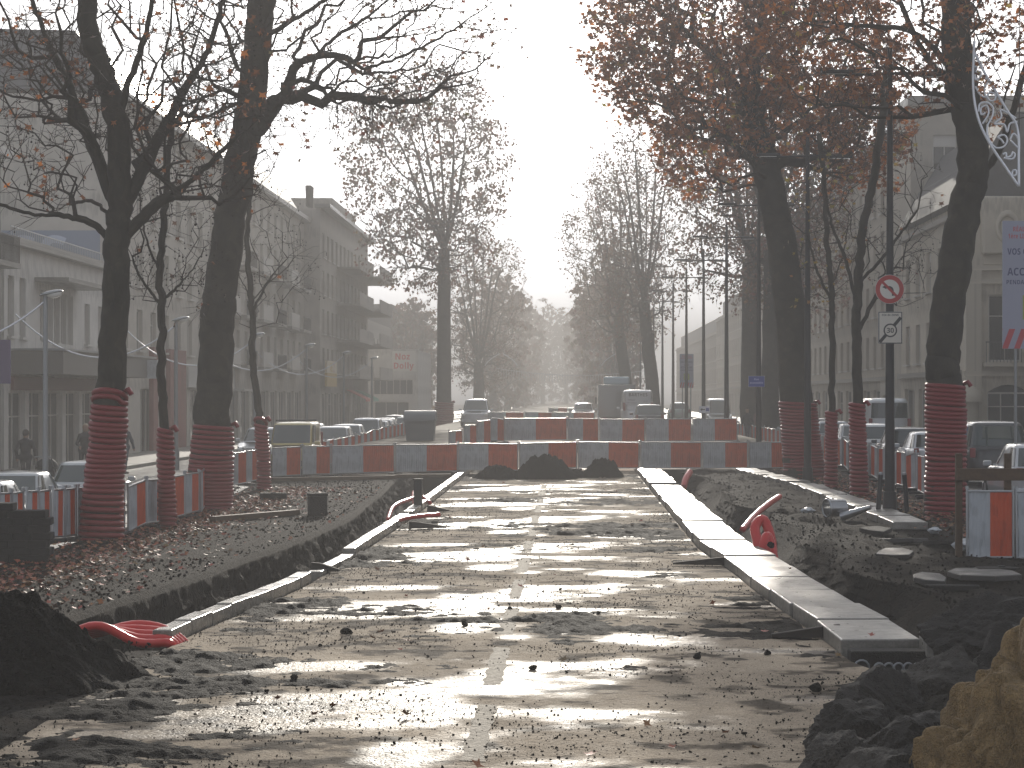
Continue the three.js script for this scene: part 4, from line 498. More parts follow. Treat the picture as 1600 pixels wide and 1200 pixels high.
guard(48.6, [[1477, 812], [1478, 700], [1477, 598]], [0.43, 0.41], 0.105, 'red hose wound round the pale forked trunk by the timber posts');
guard(70.6, [[1258, 752], [1252, 690], [1246, 628]], [0.62, 0.58], 0.105, 'red hose wound round the broad rust-leaved tree');
guard(63.3, [[1298, 768], [1299, 700], [1299, 643]], [0.16, 0.14], 0.105, 'red hose wound round the slim tree with yellow leaves');
guard(58, [[1343, 780], [1341, 700], [1339, 630]], [0.22, 0.18], 0.105, 'red hose wound round the slim tree next to the sign post');
guard(167, [[694, 672], [694, 650], [694, 628]], [0.7, 0.66], 0.16, 'red hose round the tall free-standing tree far down the avenue');
guard(235, [[748, 655], [748, 640], [748, 625]], [0.78, 0.74], 0.2, 'red hose round the dense round-headed tree far down the avenue');
// ------------------------------------------------------------------ barriers
function sheet(x0, x1, y0, y1, ribs) { const g = new GB(), n = ribs * 4; for (let j = 0; j < 2; j++) for (let i = 0; i <= n; i++) { const x = lerp(x0, x1, i / n), y = j ? y1 : y0; g.v(x, y, [0, 0.008, 0.008, 0][i % 4], null, x, y); } for (let i = 0; i < n; i++) g.i.push(i, i + 1, n + 1 + i, i + 1, n + 2 + i, n + 1 + i); return toCreasedNormals(g.geo(), 0.3); }
const protoGeo = new Map();
function panelGeo(w, h, stripes) { const key = [w, h, stripes].join(); if (protoGeo.has(key)) return protoGeo.get(key);
  const fr = [], t = 0.035; for (const s of [-1, 1]) fr.push(cyl(0.021, 0.021, h + 0.04, s * (w / 2 - 0.02), (h + 0.04) / 2, 0, 8)); fr.push(rbox(w - 0.06, t, 0.045, 0, h - 0.03, 0, 0.01), rbox(w - 0.06, t, 0.04, 0, 0.1, 0, 0.01));
  const sh = []; for (let k = 0; k < stripes; k++) sh.push(sheet(-w / 2 + 0.045 + (w - 0.09) * k / stripes, -w / 2 + 0.045 + (w - 0.09) * (k + 1) / stripes, 0.115, h - 0.045, Math.max(2, Math.round(w / stripes / 0.085))));
  const feet = [-1, 1].map((s) => rbox(0.2, 0.07, 0.5, s * (w / 2 - 0.05), 0.035, 0, 0.015)), r = { fr: merge(fr), sh, feet, cl: [-1, 1].map((s) => cyl(0.03, 0.03, 0.05, s * (w / 2 - 0.02), h + 0.03, 0, 8)) }; protoGeo.set(key, r); return r; }
function panel(p, dir, w, h, stripes, label, group, flip = 0) {
  const g = thing('site_barrier', label, 'site barrier', p, group), q = panelGeo(w, h, stripes); g.rotation.y = Math.atan2(-dir.z, dir.x); g.rotation.z = rr(-0.014, 0.014); g.rotation.x = rr(-0.05, 0.05); g.rotation.y += rr(-0.03, 0.03);
  part(g, 'frame', q.fr, M.steel); q.sh.forEach((s, k) => part(g, (k + flip) % 2 ? 'orange_sheet' : 'white_sheet', s, (k + flip) % 2 ? M.orange : M.white)); q.feet.forEach((f) => part(g, 'foot', f, M.rubber)); q.cl.forEach((f) => part(g, 'clamp', f, M.steel)); return g; }
function barrierRow(pts, w, h, stripes, label, group, yf = () => 0) { for (let k = 1; k < pts.length; k++) { const a = pts[k - 1], b = pts[k], L = a.distanceTo(b), n = Math.max(1, Math.round(L / w)), d = b.clone().sub(a).normalize(); for (let i = 0; i < n; i++) { const p = a.clone().lerp(b, (i + 0.5) / n); p.y = yf(p); panel(p, d, L / n - 0.02, h, stripes, label, group); } } }
const onPlat = () => 0.75, platY = (p) => farY(-p.z);
{
  const B1 = [gnd(361, 764), gnd(424, 749), gnd(517, 744), gnd(715, 740), gnd(902, 735), gnd(1097, 735), gnd(1242, 735)];
  barrierRow(B1, 2.15, 1.06, 2, 'white and orange ribbed panel in the barrier across the whole road', 'panels of the cross barrier');
  barrierRow([gnd(-70, 864), gnd(60, 850), gnd(196, 836)], 0.42, 1.0, 2, 'narrow white and orange panel by the paver stack and the first guarded trunk', 'narrow panels beside the paver stack');
  barrierRow([gnd(198, 836), V(-8.45, 0, -50), V(-9.2, 0, -58), V(-9.9, 0, -63.5)], 2.1, 1.0, 2, 'white and orange panel behind the trunks along the parked cars', 'panels along the left lane');
  barrierRow([V(-9.3, 0, -81), V(-8.7, 0, -100), V(-8.3, 0, -134)], 2.15, 1.05, 2, 'white and orange panel in the receding row past the pale van', 'panels receding on the left', (p) => 0.3 * smooth(85, 110, -p.z));
  barrierRow([V(-4.7, 0, -85.5), V(-2.72, 0, -93), V(0.0, 0, -93.4), V(1.3, 0, -91), V(7.2, 0, -92)], 2.15, 1.05, 2, 'white and orange panel in the second row on the raised ground', 'panels of the second cross barrier', platY);
  barrierRow([V(-4.8, 0, -131), V(-2.6, 0, -130), V(-0.9, 0, -129), V(1.6, 0, -129)], 2.1, 1.05, 2, 'white and orange panel in the third row before the far junction', 'panels of the third cross barrier', platY);
  barrierRow([V(-1.6, 0, -180), V(1.6, 0, -180)], 1.6, 1.05, 2, 'orange and white panel in the farthest row', 'panels of the farthest barrier', platY);
  barrierRow([V(9.0, 0, -53), V(9.3, 0, -58), V(9.9, 0, -80), V(10.0, 0, -150)], 2.1, 1.05, 2, 'white and orange panel along the parked cars on the right', 'panels along the right lane', () => 0.12);
  const p4 = gnd(1508, 880); barrierRow([p4, p4.clone().add(V(1.6, 0, 0.15))], 0.78, 1.2, 2, 'tall white and orange panel behind the timber posts', 'tall panels by the timber posts');
  const tp = thing('timber_rail', 'weathered timber posts with a plank rail in front of the right barrier', 'timber rail', p4.clone().add(V(-0.06, 0, -0.35)));
  for (const x of [0.02, 0.82, 1.62]) part(tp, 'post', uvm(rbox(0.11, 1.85, 0.12, x, 0.85, 0, 0.015)), M.wood); part(tp, 'plank', uvm(rbox(1.75, 0.2, 0.05, 0.85, 1.43, 0.09, 0.01)), M.wood);
  const fb = thing('barrier_foot', 'dark block lying at the foot of the tall right panel', 'barrier foot', gnd(1565, 905)); part(fb, 'block', uvm(rbox(0.75, 0.16, 0.3, 0, 0.1, 0, 0.02)), M.rock); part(fb, 'socket', rbox(0.1, 0.03, 0.1, 0, 0.19, 0, 0.01), M.rubber);
}
// ------------------------------------------------------------------ lamps and signs
{
  for (let k = 0; k < 11; k++) { const Z = 49.3 + 16.9 * k, y0 = Z > 82 ? farY(Z) : 0.05, g = thing('street_lamp', k === 0 ? 'tall dark lamp post that carries the no left turn sign' : k === 1 ? 'tall dark lamp post behind the broad rust-leaved tree' : k === 2 ? 'tall double-armed lamp post that carries the blue street sign' : 'tall double-armed lamp post in the row beyond the blue street sign', 'street lamp', V(7.3, 0, -Z), 'tall lamp posts on the right');
    part(g, 'pole', cyl(0.12, 0.055, 10.6 - y0, 0, y0 + (10.6 - y0) / 2, 0, 12), M.darkSteel); part(g, 'base', cyl(0.17, 0.15, 0.5, 0, y0 + 0.25, 0, 12), M.darkSteel); part(g, 'arm', new THREE.CylinderGeometry(0.035, 0.035, 2.3, 8).rotateZ(Math.PI / 2 + 0.03).translate(-0.1, 10.02, 0), M.darkSteel);
    for (const s of [-1, 1]) { const h = part(g, 'lamp_head', rbox(0.72, 0.09, 0.26, s * 1.1 - 0.1, 10.03 + s * -0.03, 0, 0.03), M.darkSteel); part(h, 'lamp_glass', box(0.5, 0.02, 0.18, s * 1.1 - 0.1, 9.975 + s * -0.03, 0), M.lampGlass); } }
  for (let k = 0; k < 6; k++) { const Z = 60 + 20 * k, g = thing('side_street_lamp', k === 0 ? 'pale curved street lamp in front of the low white shop' : 'pale curved street lamp in the row along the left shops', 'street lamp', V(-14.4, laneY(Z) + 0.02, -Z), 'pale lamps along the left shops'), y = 5.5 - laneY(Z);
    part(g, 'pole', cyl(0.09, 0.06, y, 0, y / 2, 0, 12), M.lampGrey); part(g, 'base', cyl(0.13, 0.12, 0.8, 0, 0.4, 0, 12), M.lampGrey);
    const hd = part(g, 'lamp_head', new THREE.SphereGeometry(0.3, 18, 8, 0, 6.283, 0, 1.5).scale(1.15, 0.32, 0.8).rotateZ(0.22).translate(0.16, y + 0.02, 0), M.lampGrey); part(hd, 'lamp_bowl', new THREE.SphereGeometry(0.2, 16, 8, 0, 6.283, 1.57, 1.57).scale(1.1, 0.6, 0.9).rotateZ(0.22).translate(0.24, y + 0.02, 0), M.lampGlass);
    // light garland from the lamp towards the shops
    const gl = new GB(), c = []; for (let i = 0; i <= 24; i++) { const t = i / 24; c.push(V(-14.4 - 5.6 * t, 5.35 - 5.2 * t * (1 - t) + 0.35 * t * t, -Z + 1.2 * t)); } gl.tube(c, 0.03, 6); single('light_garland', k === 0 ? 'white light garland sagging from the first pale lamp' : 'white light garland sagging from a pale lamp towards the shops', 'garland', gl.geo(), M.garland, 'garlands over the left pavement'); }
  // no left turn and end of zone signs on the first tall post
  const Zs = 49.3 - 0.16, c = at(1390, 452, Zs), sg = thing('no_left_turn_sign', 'round red-rimmed no left turn sign', 'road sign', c);
  part(sg, 'disc', new THREE.CylinderGeometry(0.33, 0.33, 0.02, 40).rotateX(Math.PI / 2), M.white);
  part(sg, 'face', new THREE.CircleGeometry(0.325, 48).translate(0, 0, 0.0125), std({ roughness: 0.4, map: canvasTex(512, 512, (x, w) => { x.fillStyle = '#d6d2c8'; x.fillRect(0, 0, w, w); x.strokeStyle = '#1a1818'; x.lineWidth = 34; x.lineCap = 'butt'; x.beginPath(); x.moveTo(312, 372); x.lineTo(312, 300); x.quadraticCurveTo(312, 216, 240, 216); x.lineTo(196, 216); x.stroke(); x.fillStyle = '#1a1818'; x.beginPath(); x.moveTo(120, 216); x.lineTo(200, 176); x.lineTo(200, 256); x.closePath(); x.fill(); x.strokeStyle = '#a8201f'; x.lineWidth = 78; x.beginPath(); x.arc(256, 256, 212, 0, 7); x.stroke(); x.lineWidth = 46; x.beginPath(); x.moveTo(110, 110); x.lineTo(402, 402); x.stroke(); }) }));
  part(sg, 'bracket', box(0.3, 0.05, 0.1, 0, 0, -0.06), M.darkSteel);
  const c2 = at(1391, 512, Zs), s2 = thing('end_of_zone_sign', 'small square end of thirty zone sign below the round sign', 'road sign', c2);
  part(s2, 'plate', rbox(0.54, 0.72, 0.02, 0, 0, 0, 0.006), M.white); part(s2, 'face', new THREE.PlaneGeometry(0.53, 0.71).translate(0, 0, 0.0125), std({ roughness: 0.4, map: canvasTex(384, 512, (x, w, h) => { x.fillStyle = '#15161a'; x.fillRect(0, 0, w, h); x.fillStyle = '#cfc9bd'; x.fillRect(12, 12, w - 24, h - 24); x.fillStyle = '#15161a'; x.font = 'bold 46px sans-serif'; x.textAlign = 'center'; x.fillText('FIN de ZONE', w / 2, 66, w - 60); x.lineWidth = 52; x.strokeStyle = '#15161a'; x.beginPath(); x.moveTo(20, h - 20); x.lineTo(w - 20, 90); x.stroke(); x.fillStyle = '#cfc9bd'; x.beginPath(); x.arc(w / 2, 300, 112, 0, 7); x.fill(); x.lineWidth = 22; x.beginPath(); x.arc(w / 2, 300, 100, 0, 7); x.stroke(); x.fillStyle = '#15161a'; x.font = 'bold 112px sans-serif'; x.fillText('30', w / 2, 340); }) })); part(s2, 'bracket', box(0.3, 0.05, 0.1, 0, 0, -0.06), M.darkSteel);
  for (const s of [-1, 1]) { const g = thing('protection_post', 'short dark post leaning beside the sign post', 'post', V(7.3 + s * 0.33, 0.03, -48.9), 'short posts beside the sign post'); part(g, 'tube', cyl(0.055, 0.055, 0.95, 0, 0.45, 0, 10), M.darkSteel); part(g, 'cap', new THREE.SphereGeometry(0.058, 10, 6).translate(0, 0.93, 0), M.lampGrey); g.rotation.z = s * 0.07; }
  // big notice at the right edge and the same notice farther away
  const notice = (Z, px0, py0, py1, w, pole, label) => { const a = at(px0, py0, Z), h = (py1 - py0) / F * Z, g = thing('works_notice', label, 'notice board', V(a.x + w / 2, 0, -Z), 'works notices'); const cy = a.y - h / 2;
    part(g, 'board', rbox(w, h, 0.03, 0, cy, 0, 0.005), M.white);
    part(g, 'print', new THREE.PlaneGeometry(w - 0.01, h - 0.01).translate(0, cy, 0.018), std({ roughness: 0.5, map: canvasTex(512, 1100, (x, W, H) => { x.fillStyle = '#9699ab'; x.fillRect(0, 0, W, H); x.textAlign = 'center'; x.fillStyle = '#b5484c'; x.font = 'bold 56px sans-serif'; x.fillText('RÉALISATION DE LA', W / 2, 90, 360); x.fillText('1ère LIGNE DE TRAMWAY', W / 2, 150, 430); x.fillStyle = '#2d3560'; x.font = 'bold 76px sans-serif'; x.fillText('VOS COMMERCES', W / 2, 290, 440); x.fillText('VOUS', W / 2, 380); x.font = 'bold 92px sans-serif'; x.fillText('ACCUEILLENT', W / 2, 470, 440); x.font = 'bold 50px sans-serif'; x.fillText('PENDANT LES TRAVAUX', W / 2, 545, 460); x.fillStyle = '#8d9a2c'; x.fillRect(150, 640, 210, 210); for (let k = -1; k < 7; k++) { x.fillStyle = '#b23440'; x.beginPath(); x.moveTo(k * 90 + 50, 930); x.lineTo(k * 90 + 95, 930); x.lineTo(k * 90 + 40, H); x.lineTo(k * 90 - 5, H); x.fill(); } }) }));
    for (const s of [-0.3, 0.3]) part(g, 'pole', cyl(0.04, 0.04, cy + pole, s * w, (cy - pole) / 2 + 0.02, -0.06, 10), M.lampGrey); };
  notice(60, 1566, 345, 545, 1.9, 0, 'large works notice with blue lettering at the stone house');
  notice(149, 1062, 553, 606, 0.95, 0, 'distant works notice with green square on a post beyond the heap');
  const bs = thing('street_sign', 'blue rectangular street sign on the lamp post', 'street sign', at(1182, 596, 83)); part(bs, 'plate', rbox(0.62, 0.42, 0.02, 0, 0, 0, 0.005), M.white); part(bs, 'face', new THREE.PlaneGeometry(0.6, 0.4).translate(0, 0, 0.012), std({ roughness: 0.4, map: canvasTex(256, 170, (x, w, h) => { x.fillStyle = '#2c3f98'; x.fillRect(0, 0, w, h); x.fillStyle = '#a9b4dc'; x.font = 'bold 44px sans-serif'; x.textAlign = 'center'; x.fillText('Rue', w / 2, 66); x.fillText('accessible', w / 2, 122, 220); }) })); part(bs, 'bracket', box(0.2, 0.05, 0.1, 0, 0, -0.06), M.darkSteel);
  const as = thing('arrow_sign', 'small white arrow sign low on a lamp post', 'road sign', at(1101, 640, 99.8)); part(as, 'plate', rbox(0.5, 0.32, 0.02, 0, 0, 0, 0.005), M.white); part(as, 'face', new THREE.PlaneGeometry(0.48, 0.3).translate(0, 0, 0.012), std({ roughness: 0.4, map: canvasTex(256, 160, (x, w, h) => { x.fillStyle = '#c9ccd4'; x.fillRect(0, 0, w, h); x.fillStyle = '#22252c'; x.fillRect(60, 68, 80, 24); x.beginPath(); x.moveTo(16, 80); x.lineTo(68, 44); x.lineTo(68, 116); x.fill(); x.fillStyle = '#2b3d8c'; x.fillRect(160, 40, 76, 80); }) }));
  // christmas scroll ornament by the right tree
  const og = thing('light_ornament', 'white scrolled christmas light ornament hung by the forked right tree', 'light ornament'), Zo = 47.4, O = (x, y) => at(1500 + x * 100 / 480, 60 + y * 250 / 1200, Zo);
  const stroke = (name, pts, r = 0.022) => { const g = new GB(); g.tube(curve(pts.map(([x, y]) => O(x, y)), pts.length * 6), r, 6, true); part(og, name, g.geo(), M.garland); };
  stroke('rim', [[108, 20], [104, 110], [98, 330], [110, 480], [150, 640], [230, 800], [330, 950], [440, 1110]], 0.03); stroke('rim', [[112, 110], [180, 250], [270, 400], [360, 550], [420, 640], [440, 740], [440, 900], [442, 1110]], 0.03);
  stroke('scroll', [[170, 640], [215, 560], [200, 505], [160, 520], [160, 570], [190, 560]]); stroke('scroll', [[140, 550], [150, 490], [200, 480], [248, 520], [240, 590], [205, 660], [215, 750], [270, 820], [330, 810], [355, 760], [330, 725], [285, 740], [310, 760], [330, 790]]); stroke('scroll', [[115, 360], [150, 420], [190, 440], [180, 380], [205, 320], [165, 275]]); stroke('scroll', [[110, 210], [125, 215], [120, 250], [155, 250], [150, 290], [120, 310], [112, 270]]);
  stroke('scroll', [[240, 405], [265, 420], [262, 460], [225, 465], [205, 435], [225, 405], [240, 405]]); stroke('scroll', [[320, 870], [345, 860], [350, 890], [385, 880], [395, 855], [412, 870], [400, 900], [370, 905], [330, 895]]); stroke('scroll', [[395, 990], [420, 990], [422, 1020], [398, 1030], [392, 1005], [400, 990]]);
  stroke('star', [[300, 530], [310, 590], [260, 640], [330, 645], [355, 700], [375, 640], [430, 625]]); stroke('star', [[300, 530], [360, 560], [420, 600]]); stroke('star', [[375, 760], [400, 715], [430, 740], [440, 820], [380, 765]]);
  const wire = new GB(); wire.tube([O(108, 20), O(104, -300)], 0.012, 5); wire.tube([O(442, 1110), O(445, 400), O(450, -300)], 0.012, 5); part(og, 'hanging_wire', wire.geo(), M.darkSteel);
  // string of lights across the far avenue
  const fl = new GB(), cpt = []; for (let i = 0; i <= 30; i++) { const t = i / 30; cpt.push(at(lerp(775, 1015, t), lerp(575, 578, t) + 40 * t * (1 - t), 210)); } fl.tube(cpt, 0.03, 5); for (let i = 1; i < 60; i++) { const t = i / 60, p = at(lerp(775, 1015, t), lerp(575, 578, t) + 40 * t * (1 - t), 210); fl.tube([p, p.clone().add(V(0, -0.5 - 0.4 * ((i * 7) % 5) / 5, 0))], 0.02, 4); } single('street_garland', 'garland of hanging lights strung across the far avenue', 'garland', fl.geo(), M.garland);
  for (const [px, w, lab] of [[768, 40, 'tree beyond the white vehicle'], [950, 34, 'coach']]) { const g = new GB(); for (let s = 0; s < 2; s++) { const q = []; for (let i = 0; i <= 12; i++) { const t = i / 12; q.push(at(px + s * w * 0.75 + (s ? -1 : 1) * 12 * Math.cos(t * 2.6), 552 + 20 * t - 4 * Math.sin(t * 3), 208)); } g.tube(q, 0.05, 5); } single('curl_ornament', 'curled light ornament above the far ' + lab, 'light ornament', g.geo(), M.garland); }
}
// ------------------------------------------------------------------ vehicles
const paintMat = (hex) => new THREE.MeshPhysicalMaterial({ color: hex, roughness: 0.32, metalness: 0.15, clearcoat: 1, clearcoatRoughness: 0.05 });
function loops(levels, n, fn) { const g = new GB(), N = 36; levels.forEach((l, k) => { for (let i = 0; i < N; i++) { const a = i / N * 2 * Math.PI, p = fn(l, a); g.v(...p); } if (k) for (let i = 0; i < N; i++) { const a = (k - 1) * N + i, b = (k - 1) * N + (i + 1) % N; g.i.push(a, a + N, b, b, a + N, b + N); } }); const m = levels[levels.length - 1], c = fn({ ...m, w: 0, l: 0 }, 0); const ci = g.v(...c), o = (levels.length - 1) * N; for (let i = 0; i < N; i++) g.i.push(o + i, ci, o + (i + 1) % N); return toCreasedNormals(g.geo(), 0.7); }
const sp = (a, n) => [Math.sign(Math.cos(a)) * Math.pow(Math.abs(Math.cos(a)), 2 / n), Math.sign(Math.sin(a)) * Math.pow(Math.abs(Math.sin(a)), 2 / n)];
function car(o) {
  const { L = 4.1, W = 1.75, H = 1.47, belt = 0.93, hood = 0.8 } = o, hl = L / 2, hw = W / 2, van = o.van, g = thing(o.name || 'car', o.label, o.cat || 'car', o.pos, o.group, o.turn || 0), pm = paintMat(o.color);
  const zc = hl * (van ? 0.62 : 0.34), hoodY = (y, z) => Math.min(y, z > zc ? lerp(belt, hood - 0.12, smooth(zc, hl, z)) : z < -hl * 0.86 && !van ? lerp(belt, belt - 0.06, smooth(-hl * 0.86, -hl, z)) : y);
  const body = part(g, 'body', loops([{ y: 0.2, w: 0.9, l: 0.94 }, { y: 0.3, w: 0.98, l: 0.995 }, { y: 0.5, w: 1, l: 1 }, { y: belt - 0.2, w: 1, l: 0.99 }, { y: belt - 0.05, w: 0.975, l: 0.965 }, { y: belt, w: 0.93, l: 0.93 }], 36, (l, a) => { const [x, z] = sp(a, 5), Z = z * hl * l.l; return [x * hw * l.w, hoodY(l.y, Z), Z]; }), pm);
  const fb = van ? hl * 0.74 : hl * 0.42, ft = van ? hl * 0.42 : hl * 0.05, rb = van ? -hl * 0.97 : -hl * (o.wagon ? 0.95 : 0.88), rt = van ? -hl * 0.92 : -hl * (o.wagon ? 0.78 : 0.58);
  const S = (t, a, off = 0) => { const [x, z] = sp(a, 6), zf = lerp(fb, ft, t), zr = lerp(rb, rt, t), w = hw * lerp(0.93, van ? 0.86 : 0.74, t) + off, h = (zf - zr) / 2 + off; return [x * w, lerp(belt - 0.03, H, t), (zf + zr) / 2 + z * h]; };
  const gh = loops([{ t: 0 }, { t: 0.35 }, { t: 0.7 }, { t: 0.9 }, { t: 0.97, q: 0.95 }, { t: 1, q: 0.86 }], 36, (l, a) => { const p = S(l.t, a), c = S(l.t, Math.PI / 2), d = S(l.t, -Math.PI / 2), m = (c[2] + d[2]) / 2, q = l.w === 0 ? 0 : (l.q || 1); return [p[0] * q, p[1] + (l.w === 0 ? 0.045 : 0), m + (p[2] - m) * q]; }); part(g, 'cabin', gh, pm);
  const patch = (t0, t1, a0, a1) => { const b = new GB(), n = 8; for (let j = 0; j <= 3; j++) for (let i = 0; i <= n; i++) b.v(...S(lerp(t0, t1, j / 3), lerp(a0, a1, i / n), 0.012)); for (let j = 0; j < 3; j++) for (let i = 0; i < n; i++) { const a = j * (n + 1) + i; b.i.push(a, a + n + 1, a + 1, a + 1, a + n + 1, a + n + 2); } return b.geo(); }, D = Math.PI / 180;
  part(g, 'windscreen', patch(0.1, 0.88, 52 * D, 128 * D), M.carGlass); if (!o.blind) part(g, 'rear_window', patch(van ? 0.35 : 0.14, 0.85, 232 * D, 308 * D), M.carGlass);
  for (const s of [0, 180]) { part(g, 'side_window', patch(0.12, 0.86, (s + (s ? -36 : 6)) * D, (s + (s ? -6 : 36)) * D), M.carGlass); if (!van || o.glazed) part(g, 'side_window', patch(0.12, 0.86, (s + (s ? 4 : -36)) * D, (s + (s ? 36 : -4)) * D), M.carGlass); }
  const wr = van ? 0.34 : 0.31; for (const x of [-1, 1]) for (const z of [hl * 0.64, -hl * 0.62]) { const w = part(g, 'wheel', new THREE.TorusGeometry(wr - 0.09, 0.095, 8, 20).rotateY(Math.PI / 2).translate(x * (hw - 0.08), wr, z), M.rubber); part(w, 'rim', new THREE.CylinderGeometry(wr - 0.12, wr - 0.12, 0.14, 16).rotateZ(Math.PI / 2).translate(x * (hw - 0.07), wr, z), M.lampGrey); }
  for (const x of [-1, 1]) { part(g, 'headlight', new THREE.SphereGeometry(0.13, 12, 8).scale(1.3, 0.75, 0.5).translate(x * hw * 0.72, hood - 0.2, hl * 0.945), M.lampGlass); part(g, 'tail_light', rbox(0.16, van ? 0.5 : 0.28, 0.06, x * hw * 0.82, belt - (van ? -0.15 : 0.12), -hl * 0.965, 0.02), M.tail); part(g, 'mirror', rbox(0.2, 0.13, 0.1, x * (hw + 0.08), belt + 0.05, fb - 0.25, 0.03), pm); }
  part(g, 'front_bumper', rbox(W * 0.92, 0.2, 0.12, 0, 0.38, hl - 0.03, 0.04), o.trim || pm); part(g, 'rear_bumper', rbox(W * 0.92, 0.2, 0.12, 0, 0.4, -hl + 0.03, 0.04), o.trim || pm); part(g, 'number_plate', box(0.5, 0.11, 0.02, 0, 0.42, hl + 0.035), M.white); part(g, 'number_plate', box(0.5, 0.11, 0.02, 0, van ? 0.55 : 0.62, -hl - (van ? 0 : 0.035)), M.white);
  if (o.bars) for (const z of [0.3, -0.7]) part(g, 'roof_bar', box(W * 0.8, 0.05, 0.06, 0, H + 0.06, z), M.darkSteel);
  return g;
}
{
  const LF = 'vehicles queued along the left lane', RP = 'cars parked along the right side', lp = (x, Z) => V(x, laneY(Z) - 0.02, -Z);
  car({ name: 'delivery_van', cat: 'van', label: 'pale yellow small delivery van with roof bars behind the cross barrier', pos: lp(-9.9, 79.2), color: 0xb9a868, L: 4.0, W: 1.7, H: 1.83, belt: 1.05, hood: 1.0, van: true, bars: true, trim: M.rubber, group: LF });
  car({ label: 'dark grey hatchback behind the pale yellow van', pos: lp(-10.9, 87), color: 0x3c4046, group: LF }); car({ label: 'silver estate car second behind the pale yellow van', pos: lp(-10.1, 93.5), color: 0x9da1a4, wagon: true, group: LF }); car({ label: 'white hatchback third behind the pale yellow van', pos: lp(-10.2, 100.5), color: 0xc9cac8, group: LF });
  car({ label: 'silver people carrier fourth behind the pale yellow van', pos: lp(-10.0, 108), color: 0xb4b8bb, H: 1.68, belt: 1.0, hood: 0.95, wagon: true, group: LF }); car({ label: 'grey saloon far back beside the receding barrier', pos: lp(-11.0, 130), color: 0x7d8286, group: LF }); car({ label: 'pale hatchback far back beside the receding barrier', pos: lp(-10.2, 138), color: 0xa9adb0, group: LF }); car({ label: 'dark saloon near the white store', pos: lp(-12.0, 150), color: 0x33363a, group: LF });
  [[-12.6, 90, 0xb8bbbd, 'pale silver saloon in the outer file beside the dark hatchback'], [-12.5, 97, 0x4a4e53, 'charcoal estate car in the outer file beside the white hatchback'], [-12.4, 104, 0xc6c7c6, 'white saloon in the outer file beside the people carrier'], [-10.3, 116, 0xaeb2b5, 'silver hatchback fifth behind the pale yellow van'], [-10.6, 123, 0xc2c4c4, 'white estate car sixth behind the pale yellow van']].forEach(([x, Z, c, l]) => car({ label: l, pos: lp(x, Z), color: c, wagon: /estate/.test(l), group: LF }));
  car({ label: 'silver off-roader on the raised road left of the far barriers', pos: V(-6.0, 0.75, -143), color: 0xb8bcc0, W: 1.9, L: 4.5, H: 1.78, belt: 1.05, hood: 1.0, wagon: true });
  const LP = 'cars parked beside the low white shop'; car({ label: 'white hatchback behind the stacked pavers', pos: lp(-13.1, 49), color: 0xc4c6c6, H: 1.5, turn: Math.PI, group: LP }); car({ label: 'silver saloon between the white hatchback and the first guarded trunk', pos: lp(-14.1, 56.5), color: 0xa4a8aa, H: 1.42, turn: Math.PI, group: LP }); car({ label: 'pale grey hatchback behind the first guarded trunk', pos: lp(-13.1, 60), color: 0xb5b8b8, H: 1.5, turn: Math.PI, group: LP });
  // right side
  const ry = 0.13, R = (x, Z) => V(x, ry, -Z), col = [[0xb9bdc0, 'silver hatchback'], [0x2e3238, 'black estate car'], [0xc6c7c5, 'white hatchback'], [0x8d9296, 'grey saloon'], [0xa7abae, 'pale silver hatchback'], [0x30343a, 'dark blue grey saloon'], [0xc0c2c3, 'off-white estate car'], [0x767b80, 'mid grey hatchback'], [0xadb1b3, 'light silver saloon'], [0x45494e, 'charcoal hatchback'], [0xbfc2c4, 'bright silver estate car']], where = ['next to the forked guarded tree', 'behind the sign post', 'just beyond the sign post', 'beside the slim tree with rising branches', 'beside the slim tree with yellow leaves', 'beyond the slim yellow-leaved tree', 'behind the broad guarded trunk', 'just past the broad guarded trunk', 'below the blue street sign', 'past the blue street sign', 'at the end of the parked row'];
  col.forEach(([c, n], k) => car({ label: `${n} parked ${where[k]}`, pos: R(11.7 + 0.2 * (k % 2), 70.5 + k * 6.6), color: c, wagon: /estate/.test(n), H: 1.45 + 0.04 * (k % 3), turn: Math.PI, group: RP }));
  car({ label: 'black off-roader parked between the forked tree and the notice', pos: R(12.3, 64), color: 0x17191c, W: 1.95, L: 4.6, H: 1.85, belt: 1.1, hood: 1.05, wagon: true, turn: Math.PI, group: RP }); car({ label: 'silver hatchback behind the timber rail', pos: R(11.0, 51.5), color: 0xb5b9bc, turn: Math.PI, group: RP });
  car({ name: 'white_van', cat: 'van', label: 'tall white van behind the row of parked cars', pos: R(13.7, 95), color: 0xc8cacb, W: 2.0, L: 5.2, H: 2.5, belt: 1.25, hood: 1.15, van: true, turn: Math.PI }); car({ name: 'white_van', cat: 'van', label: 'distant white van beyond the parked row by the tall block', pos: R(11.9, 172), color: 0xc4c7c8, W: 2.0, L: 5.2, H: 2.4, belt: 1.2, hood: 1.1, van: true }); car({ label: 'pale green hatchback far off beside the distant notice', pos: V(9.0, 0.75, -176), color: 0x9fb0a8, turn: Math.PI });
  const bv = car({ name: 'lettered_van', cat: 'van', label: 'white van with dark lettering across its rear doors', pos: V(4.25, 0.75, -134), color: 0xc6c9cb, W: 2.05, L: 5.2, H: 2.36, belt: 1.2, hood: 1.15, van: true, blind: true, turn: Math.PI });
